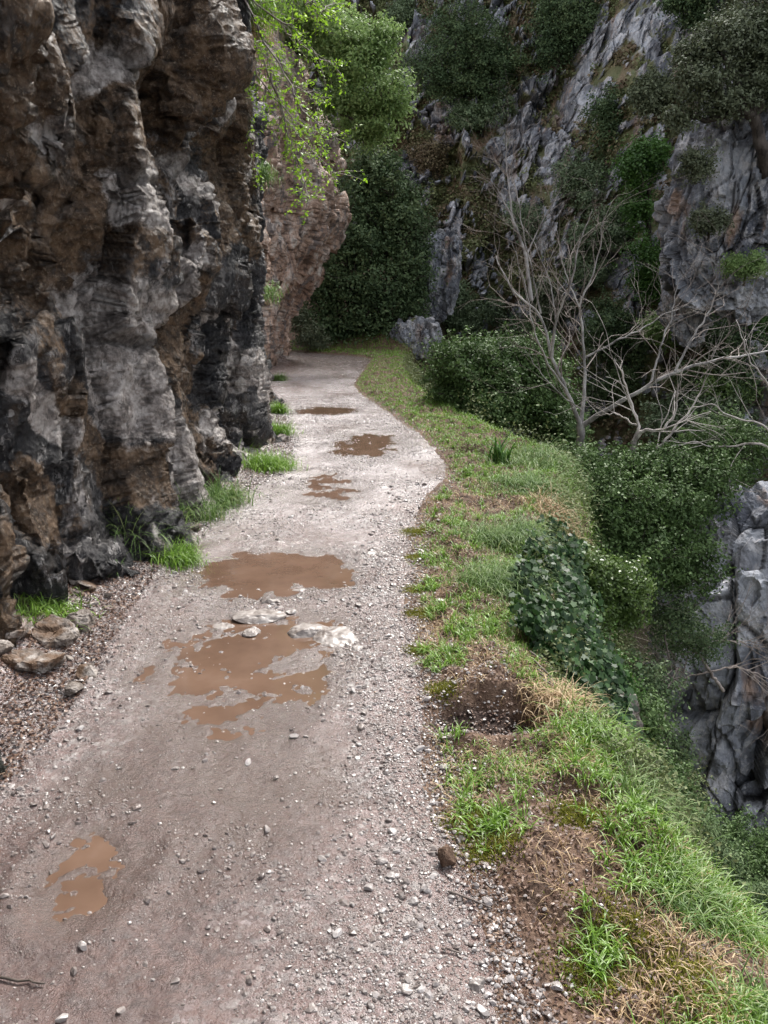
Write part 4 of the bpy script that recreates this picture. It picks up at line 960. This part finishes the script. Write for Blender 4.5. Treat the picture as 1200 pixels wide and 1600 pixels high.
G_LT = 'long grass tufts along the edge of the drop'
def tuft(label, x, y, n, L, mat='grass_pale', wd=.004, spread=.12, seed=0, dirx=(.5, -.1, 0), curl=1.1, group=G_LT, zoff=0, name='grass_tuft', lean=.7):
    r = np.random.default_rng(seed); z = float(ground_z(np.array([x]), np.array([y]))[0])+zoff
    P = np.stack([x+r.normal(0, spread, n), y+r.normal(0, spread, n), np.zeros(n)], 1); P[:, 2] = ground_z(P[:, 0], P[:, 1])-.01+zoff
    v, f, t = blades(P, L, wd, lean, curl, 5, np.array(dirx), r)
    return tag(build(name, v, f, M[mat], None, {'tint': t}, True, (x, y, z)), label, 'grass tuft', group)
tuft('long drooping grass tuft beside the dark shrub, nearest the camera on the drop edge', .86, 1.85, 420, .17, seed=90, spread=.06)
tuft('broad pale grass tuft on the drop edge, second nearest the camera', .88, 2.3, 500, .17, seed=91, spread=.06)
tuft('arching grass tuft on the corner of the verge below the straw ringed pit', .84, 2.75, 700, .2, seed=92, spread=.06, mat='grass')
tuft('soft blue green grass mound hanging over the ivy', .70, 4.35, 2200, .24, seed=93, spread=.11)
tuft('upper green grass mound at the top of the ivy bank', .85, 5.3, 1800, .27, seed=94, spread=.13, wd=.005)
tuft('straw coloured tuft curling round the right side of the bare pit', .74, 3.0, 1300, .16, 'straw', .004, .07, 95, curl=1.4)
tuft('pale grass fringe on the outer edge where the verge is widest', 1.72, 8.1, 2200, .3, 'grass_pale', .007, .25, 96)
tuft('grass fringe between the wide verge and the ivy bank', 1.35, 6.8, 1600, .26, 'grass_pale', .006, .2, 97)
tuft('dry reddish tuft on the bank above the pale bush', 1.45, 6.3, 900, .3, 'straw', .006, .14, 98)
tuft('thin long grass at the very bottom right corner of the verge', 0.9, 1.5, 300, .13, seed=99, spread=.05)
# iris-like clump
r_ = np.random.default_rng(100); c = gnd(780, 722, .05); P = np.array(c)+r_.normal(0, .05, (34, 3))*np.array([1, 1, 0])
v, f, t = blades(P, .34, .03, .45, .35, 5, rngl=r_)
tag(build('lance_leaved_plant', v, f, M['leaf_green'], None, {'tint': t}, True, c), 'upright sword leaved green plant standing alone on the wide verge', 'plant')
# tufts at the foot of the wall
G_WT = 'green tufts at the foot of the rock wall'
for k, (px, py, n, L, mt, sp, lab) in enumerate([
    (205, 850, 900, .42, 'grass_pale', .10, 'tall feathery green tuft at the foot of the near wall, left of the path puddles'),
    (275, 865, 520, .18, 'grass', .07, 'low bright green plant just right of the tall feathery tuft'),
    (300, 795, 600, .3, 'grass_pale', .12, 'fine grass tuft at the wall foot between the feathery and small dark tufts'),
    (347, 775, 500, .3, 'grass_pale', .09, 'small deep green tuft where the wall meets the gravel, above the fine tuft'),
    (418, 722, 1100, .22, 'grass', .12, 'bright rounded grass cushion at the projecting foot of the wall'),
    (432, 672, 600, .26, 'grass', .1, 'upright bright grass tuft along the wall just beyond the cushion'),
    (436, 640, 500, .24, 'grass', .055, 'second bright tuft along the wall, farther off than the upright one'),
    (75, 960, 500, .12, 'grass', .09, 'short dark grass patch against the rock at the left edge'),
    (125, 885, 500, .12, 'grass_pale', .10, 'pale small leaved tuft left of the feathery one'),
    (437, 590, 500, .24, 'grass_pale', .055, 'dry looking grass at the base of the reddish buttress'),
    (250, 830, 500, .2, 'grass_pale', .10, 'grey green grass behind the low bright plant')]):
    g = gnd(px, py, .06); tuft(lab, float(g[0]), float(g[1]), n, L, mt, .0045+.0005*g[1], sp, 110+k, (.12, -.1, 0), .7, G_WT, lean=.45)
# ivy on the bank
def ivy():
    r = np.random.default_rng(130); n = 4600
    y = r.uniform(3.1, 5.5, n); wv = r.uniform(.02, .72, n)**1.0; x = outer_x(y)+wv; z = ground_z(x, y); g3 = np.stack([x, y, z], 1); lump = np.clip(fbm(g3*3.3, 3, 133)+.25, 0, 1)*.16; z = z+r.uniform(.0, .08, n)+lump; x = x+lump*.6
    k = fbm(g3*2.6, 4, 131)+.45*(1-abs(wv-.4)/.4)*(1-(abs(y-4.3)/1.5)**2) > .05; P = np.stack([x, y, z], 1)[k]; P = np.repeat(P, 7, 0)+r.normal(0, .035, (k.sum()*7, 3))
    n = len(P); nrm = r.normal(0, .45, (n, 3))+np.array([.5, -.45, .75]); nrm /= np.linalg.norm(nrm, axis=1)[:, None]
    d = r.normal(size=(n, 3))+np.array([.3, -.2, -.6]); d -= nrm*(d*nrm).sum(1)[:, None]; d /= np.linalg.norm(d, axis=1)[:, None]; s = np.cross(nrm, d)
    L = r.uniform(.022, .045, n)[:, None]
    out = [(-.35, 0, 0), (-.5, .42, .02), (-.1, .32, .03), (.05, .5, -.02), (.6, 0, .02), (.05, -.5, -.02), (-.1, -.32, .03), (-.5, -.42, .02)]
    v = np.stack([P+d*L*a+s*L*b+nrm*L*c for a, b, c in out], 1).reshape(-1, 3); f = np.arange(n*8).reshape(-1, 8)
    c = (.95, 4.2, -.2); root = empty('ivy', c, 'dark green ivy carpeting the bank below the grass edge', 'ivy')
    build('foliage', v, f, M['leaf_ivy'], root, {'tint': np.repeat(r.uniform(0, 1, n), 8)}, True, c)
    T = Tubes()
    for k in range(26):
        y0 = r.uniform(3.1, 5.5); pts = []
        for q in np.linspace(.02, .8, 9):
            yy = y0+r.normal(0, .03)-q*.3; xx = float(outer_x(np.array(yy)))+q; pts.append((xx, yy, float(ground_z(np.array([xx]), np.array([yy]))[0])+.04))
        T.add(pts, .004, 4)
    T.make('stems', M['twig_dry'], root, c)
ivy()
# bank undergrowth
def bank_cover():
    r = np.random.default_rng(140); n = 60000
    y = 1.2*(28/1.2)**r.uniform(0, 1, n); wv = r.uniform(.1, 3.2, n)*np.clip(y/4, .5, 2.2); x = outer_x(y)+wv; P = np.stack([x, y, ground_z(x, y)], 1)
    k = (fbm(P*.9, 3, 141) > -1.2) & (y > 2.2); P = P[k]; m = 7
    Q = np.repeat(P, m, 0); s = np.clip(Q[:, 1]/5, .5, 3)[:, None]; off = r.normal(size=Q.shape)*.05*s; off[:, 2] = abs(off[:, 2])*1.6*(1+np.repeat(fbm(P*2.2, 3, 142), m)*1.5); Q = Q+off
    v, f, t = leaves(Q, .02*s[:, 0]**.9+.008, None, .55, .4, rngl=r)
    tag(build('undergrowth', v, f, M['scrub_green'], None, {'tint': np.clip(t*.45+.3*np.repeat(np.repeat(fbm(P*1.5, 3, 143)+.3, m), 4), 0, 1)}), 'low leafy undergrowth covering the steep bank', 'undergrowth', kind='stuff')
    Q = P[::9]; Q = Q[(Q[:, 1] > 3.2) | (r.uniform(0, 1, len(Q)) < .1)]; v, f, t = blades(Q, .13*np.clip(Q[:, 1]/5, .6, 2), .004+.001*Q[:, 1], 1.2, 1, 4, rngl=r)
    tag(build('bank_grass', v, f, M['grass_pale'], None, {'tint': t}), 'long thin grass on the steep bank', 'grass', kind='stuff')
bank_cover()
# exposed pale rock / root in the bank
outcrop('bank_rock', 'weathered pale brown rock sticking out of the bank below the pit', (1.32, 4.0, -.72), (.09, .10, .22), 271, 'boulder', .12, sub=5)
# dry stalks
for k, (a, b, lab) in enumerate([(at(1130, 1560, 2.0), at(1172, 1420, 2.1), 'bent dry stalk rising from the long grass, left of its straight neighbour'), (at(1188, 1560, 2.0), at(1198, 1415, 2.05), 'straight dry stalk at the right edge of the photo'),
                              (at(930, 1270, 2.9), at(905, 1160, 3.0) if 0 else at(1058, 1290, 2.9), 'pale straw lying across the verge grass')][:2]):
    T = Tubes(); t = np.linspace(0, 1, 7)[:, None]; p = a+(b-a)*t+np.array([.02, 0, 0])*np.sin(t*5); T.add(p, np.linspace(.003, .0012, 7), 5)
    tag(T.make('dry_stalk', M['straw'], None, a), lab, 'stalk', 'dry stalks')

# ------------------------------------------------------------------ stones
def path_points(n, y0, y1, seed, a=0., b=1.):
    r = np.random.default_rng(seed); y = y0*(y1/y0)**r.uniform(0, 1, n); l, e = wall_x(y), edge_x(y); u = r.uniform(a, b, n); x = l+(e-l)*u
    return np.stack([x, y, ground_z(x, y)], 1), u, r
def gravel():
    P, u, r = path_points(190000, 1.2, 15, 150, .05, 1.06)
    c = fbm(P*np.array([1.6, 1.6, 0]), 3, 151); y = P[:, 1]
    dens = .24+.5*c+1.0*sstep(.78, .95, u)*sstep(7, 4, y)+.8*sstep(.3, .08, u)
    wetz = np.zeros(len(P))
    for cx, cy, rx, ry, dp, _ in PUD: wetz = np.maximum(wetz, np.clip(1.25-((P[:, 0]-cx)/rx)**2-((P[:, 1]-cy)/ry)**2, 0, 1))
    smooth = np.exp(-(((P[:, 0]+.5)/.45)**2+((P[:, 1]-2.5)/.5)**2))
    dens = dens*(1-.76*np.clip(wetz*1.5, 0, 1))-.35*smooth
    k = r.uniform(0, 1, len(P)) < np.clip(dens, .03, 1); P, u = P[k], u[k]
    s = r.lognormal(math.log(.0066), .58, len(P))*np.clip(.75+P[:, 1]*.12, .8, 2.2)
    left = u < .22
    PP = P[~left]; mdd = np.exp(-(((PP[:, 0]+.75)/.8)**2+((PP[:, 1]-2.0)/.9)**2)); scatter_stones('gravel', PP, np.clip(s[~left], .003, .034), M['stone'], .75, tint=rng.beta(1.6, 1.9, len(PP))*(1-.55*mdd))
    scatter_stones('gravel_litter', P[left], np.clip(s[left]*1.35, .005, .04), M['litter_stone'], .6)
    tag(bpy.data.objects['gravel'], 'loose pale gravel lying on the path', 'gravel', kind='stuff')
    tag(bpy.data.objects['gravel_litter'], 'dark stone chips and litter along the foot of the wall', 'gravel', kind='stuff')
    # stones strewn in the verge
    P, u, r = verge_points(3500, 1.3, 7, -.05, .8, 152); k = r.uniform(0, 1, len(P)) < .12+.9*np.exp(-((P[:, 1]-3.1)/.45)**2)+.8*(u < .2); P = P[k]
    scatter_stones('verge_gravel', P+np.array([0, 0, .004]), r.uniform(.008, .022, len(P)), M['stone'], .8, tint=r.uniform(.4, 1, len(P)))
    tag(bpy.data.objects['verge_gravel'], 'pale pebbles strewn through the verge by the pit', 'gravel', kind='stuff')
    # leaf litter by the wall
    P, u, r = path_points(16000, 1.3, 12, 153, -.02, .2); v, f, t = leaves(P+np.array([0, 0, .008]), .02, None, .55, 1.2, rngl=r)
    tag(build('wall_litter', v, f, M['litter'], None, {'tint': t}), 'dead brown leaves gathered along the wall foot', 'leaf litter', kind='stuff')
gravel()
def single_stones():
    r = np.random.default_rng(160); protos = []
    for k in range(12):
        v = stone_shape(I3, 11, .85, 300+k, .5, .06)
        me_o = build('stone', v*.5, I3[1], M['stone'], attrs={'tint': np.full(len(v), (k+.5)/12*.8)}, smooth=False); protos.append(me_o.data); bpy.data.objects.remove(me_o)
    P, u, _ = path_points(900, 1.35, 8, 161, .1, 1.1)
    ok = ((u > .8) | (u < .3) | (r.uniform(0, 1, len(P)) < .22))
    for cx, cy, rx, ry, dp, _ in PUD: ok &= ((P[:, 0]-cx)/rx)**2+((P[:, 1]-cy)/ry)**2 > 1.5
    P, u = P[ok][:190], u[ok][:190]
    for p, uu in zip(P, u):
        s = float(r.uniform(.022, .042)*np.clip(.8+p[1]*.1, .9, 1.6)); o = bpy.data.objects.new('stone', protos[int(r.integers(0, 12))]); C.objects.link(o)
        o.location = (p[0], p[1], p[2]+s*.12); o.scale = (s, s, s*.85); o.rotation_euler = (r.normal(0, .2), r.normal(0, .2), r.uniform(0, 6.28))
        pi = protos.index(o.data); ti = (pi+.5)/12*.8
        colr = 'dark' if ti < .2 else 'brown grey' if ti < .45 else 'grey' if ti < .7 else 'light grey' if ti < .88 else 'rusty' if ti < .94 else 'white'
        size = 'tiny' if s < .028 else 'small' if s < .036 else 'large'
        zone = 'by the lowest puddle' if p[1] < 2.3 else 'level with the bare earth pit' if p[1] < 3.1 else 'level with the broken gravelly puddle' if p[1] < 4.1 else 'level with the largest puddle' if p[1] < 5.3 else 'beyond the largest puddle'
        if p[1] < 1.7: zone = 'close to the bottom edge'
        band = ('in the verge side gravel', 'loose stones by the verge') if uu > .8 else ('among the rock wall chips', 'loose stones by the wall') if uu < .3 else ('on the trodden middle', 'loose stones on the middle of the path')
        tag(o, f'{size} {colr} stone {band[0]}, {zone}'.replace('gravelly ', ''), 'stone', band[1])
single_stones()
def slab(label, px, py, lx, lw, h, rot, seed, cat='rock', name='flat_rock', mat='slab', sink=.4, tilt=(0, 0)):
    g = gnd(px, py); z = float(ground_z(np.array([g[0]]), np.array([g[1]]))[0])
    z = max(z, WATER-.01)
    v = stone_shape(I4, 9, 1, seed, .35, .05); v = v/np.abs(v).max(0)
    v = v*np.array([lx, lw, h])*.5; v[:, 2] += .006*fbm(v*30, 3, seed)
    o = build(name, v, I4[1], M[mat], attrs={'tint': np.full(len(v), .6)}); o.location = (g[0], g[1], z+h*(.5-sink)-.004); o.rotation_euler = (R(tilt[0]), R(tilt[1]), R(rot))
    return tag(o, label, cat, 'flat rocks in the puddle')
slab('long low slab at the left of the rocks in the puddle, partly under brown water', 404, 962, .30, .16, .05, 10, 401)
slab('middle of the flat rocks, with a dark undercut front edge', 486, 985, .24, .20, .075, -15, 402)
slab('right hand flat rock, broad pale slab standing highest of the puddle rocks', 535, 993, .30, .22, .07, 5, 403)
slab('small pale stone just behind the long low slab', 424, 942, .12, .07, .04, 0, 404)
slab('grey angular piece in front of the long low slab, half under water', 398, 985, .14, .09, .035, 40, 413)
slab('thin grey flake left of the long low slab at the puddle shore', 350, 975, .13, .08, .02, -25, 414)
slab('pale chip lying in front of the right hand flat rock', 560, 1012, .09, .06, .03, 15, 415)
slab('little grey rock between the long slab and the undercut rock', 455, 955, .07, .05, .035, 30, 405)
slab('dark angular stone at the right of the path level with the large puddle', 578, 865, .11, .08, .05, 20, 406)
slab('small rock just right of the dark angular stone', 600, 868, .09, .07, .04, -20, 407)
slab('thin pale flake at the water edge behind the rocks', 470, 920, .12, .06, .02, 10, 408)
slab('brown clod beside the gravel next to the yellow moss patch', 697, 1355, .075, .055, .07, 60, 409, 'clod', 'earth_clod', 'soil', .15)
slab('smooth bluish grey stone on bare earth, largest loose stone near the bottom right', 748, 1540, .055, .042, .045, 10, 410, 'stone', 'stone', 'slab')
slab('small black stone alone on the smooth mud at the left of the path', 213, 1265, .05, .03, .03, 0, 411, 'stone', 'stone', 'litter_stone')
slab('pale flat stone half sunk in the path near the left bottom', 270, 1200, .05, .03, .014, 30, 412, 'stone', 'stone', 'slab')
# rubble at the foot of the wall
for k, (px, py, s, lab) in enumerate([(95, 1010, .22, 'pale broken boulder leaning on the foot of the wall at the left edge'), (60, 1050, .19, 'rough grey boulder at the left edge in front of the pale one'), (130, 985, .16, 'small boulder right of the pale broken one at the wall foot'),
                                     (110, 945, .14, 'grey wedge of rock under the short grass patch at the wall foot'), (30, 1010, .18, 'brown rock tucked behind the rough grey boulder'), (320, 800, .16, 'grey stone at the wall foot by the fine grass tuft'), (440, 690, .16, 'rock lump beside the bright grass cushion')]):
    g = gnd(px, py); v = stone_shape(I4, 14, 1, 420+k*11, .4, .10); v = v/np.abs(v).max(0)*np.array([s*.62, s*.55, s*.42])
    fa_, cfa_, _ = facet(v*9+k*5, 31); v = v*(1+.16*fa_-.05*np.clip(1-cfa_/.1, 0, 1))[:, None]+.006*fbm(v*25, 3, 4)[:, None]
    o = build('boulder', v, I4[1], M['boulder'], attrs={'tint': np.full(len(v), .6)}, smooth=False); o.location = (g[0], g[1], .02+s*.1); o.rotation_euler = (.2*math.sin(k*3), .3*math.cos(k*2), k*1.1); tag(o, lab)
for o in bpy.data.objects:
    if o.name.startswith(('boulder', 'bank_rock')): o['category'] = 'boulder'; o['group'] = 'boulders at the foot of the wall' if o.name.startswith('boulder') else 'bank'
r_ = np.random.default_rng(500); pr = []
for k in range(6):
    v = stone_shape(I4, 12, .8, 510+k, .42, .10); o = build('rubble', v*.5, I4[1], M['boulder'], smooth=False); pr.append(o.data); bpy.data.objects.remove(o)
for k in range(34):
    px, py = [(r_.normal(70, 45), r_.normal(1030, 38)), (r_.normal(330, 40), r_.normal(800, 14)), (r_.normal(150, 30), r_.normal(945, 14))][0 if k < 20 else 1 + k % 2]
    g = gnd(px, py); s = float(r_.uniform(.05, .13)); o = bpy.data.objects.new('stone', pr[k % 6]); C.objects.link(o); o.location = (g[0], g[1], float(ground_z(np.array([g[0]]), np.array([g[1]]))[0])+s*.15)
    o.scale = (s, s, s*.8); o.rotation_euler = tuple(r_.uniform(-.5, .5, 2))+(r_.uniform(0, 6.28),)
    if k < 20: tag(o, 'angular broken stone heaped at the wall foot by the left edge', 'stone', 'broken stones by the left edge')
    elif k % 2 == 0: tag(o, 'grey broken stone under the fine grass tuft at the wall foot', 'stone', 'broken stones under the fine grass tuft')
    else: tag(o, 'grey broken stone at the wall foot left of the largest puddle', 'stone', 'broken stones left of the largest puddle')
# fallen twigs
for k, (x0, y0, x1, y1, lab) in enumerate([(0, 1522, 70, 1535, 'dark fallen twig at the lower left edge of the path'), (700, 1395, 770, 1420, 'thin straw stick lying on bare earth near the brown clod'), (690, 1480, 720, 1487, 'short pale stick on the gravel edge near the bottom')]):
    a, b = gnd(x0, y0, .012), gnd(x1, y1, .015); T = Tubes(); t = np.linspace(0, 1, 6)[:, None]; p = a+(b-a)*t; p[:, 2] = ground_z(p[:, 0], p[:, 1])+.008; p[1:-1] += np.random.default_rng(k).normal(0, .004, (4, 3))*np.array([1, 1, .3])
    T.add(p, np.linspace(.004, .002, 6), 5); tag(T.make('twig', M['bark_dark' if k == 0 else 'twig_dry'], None, a), lab, 'twig', 'twigs on the path')
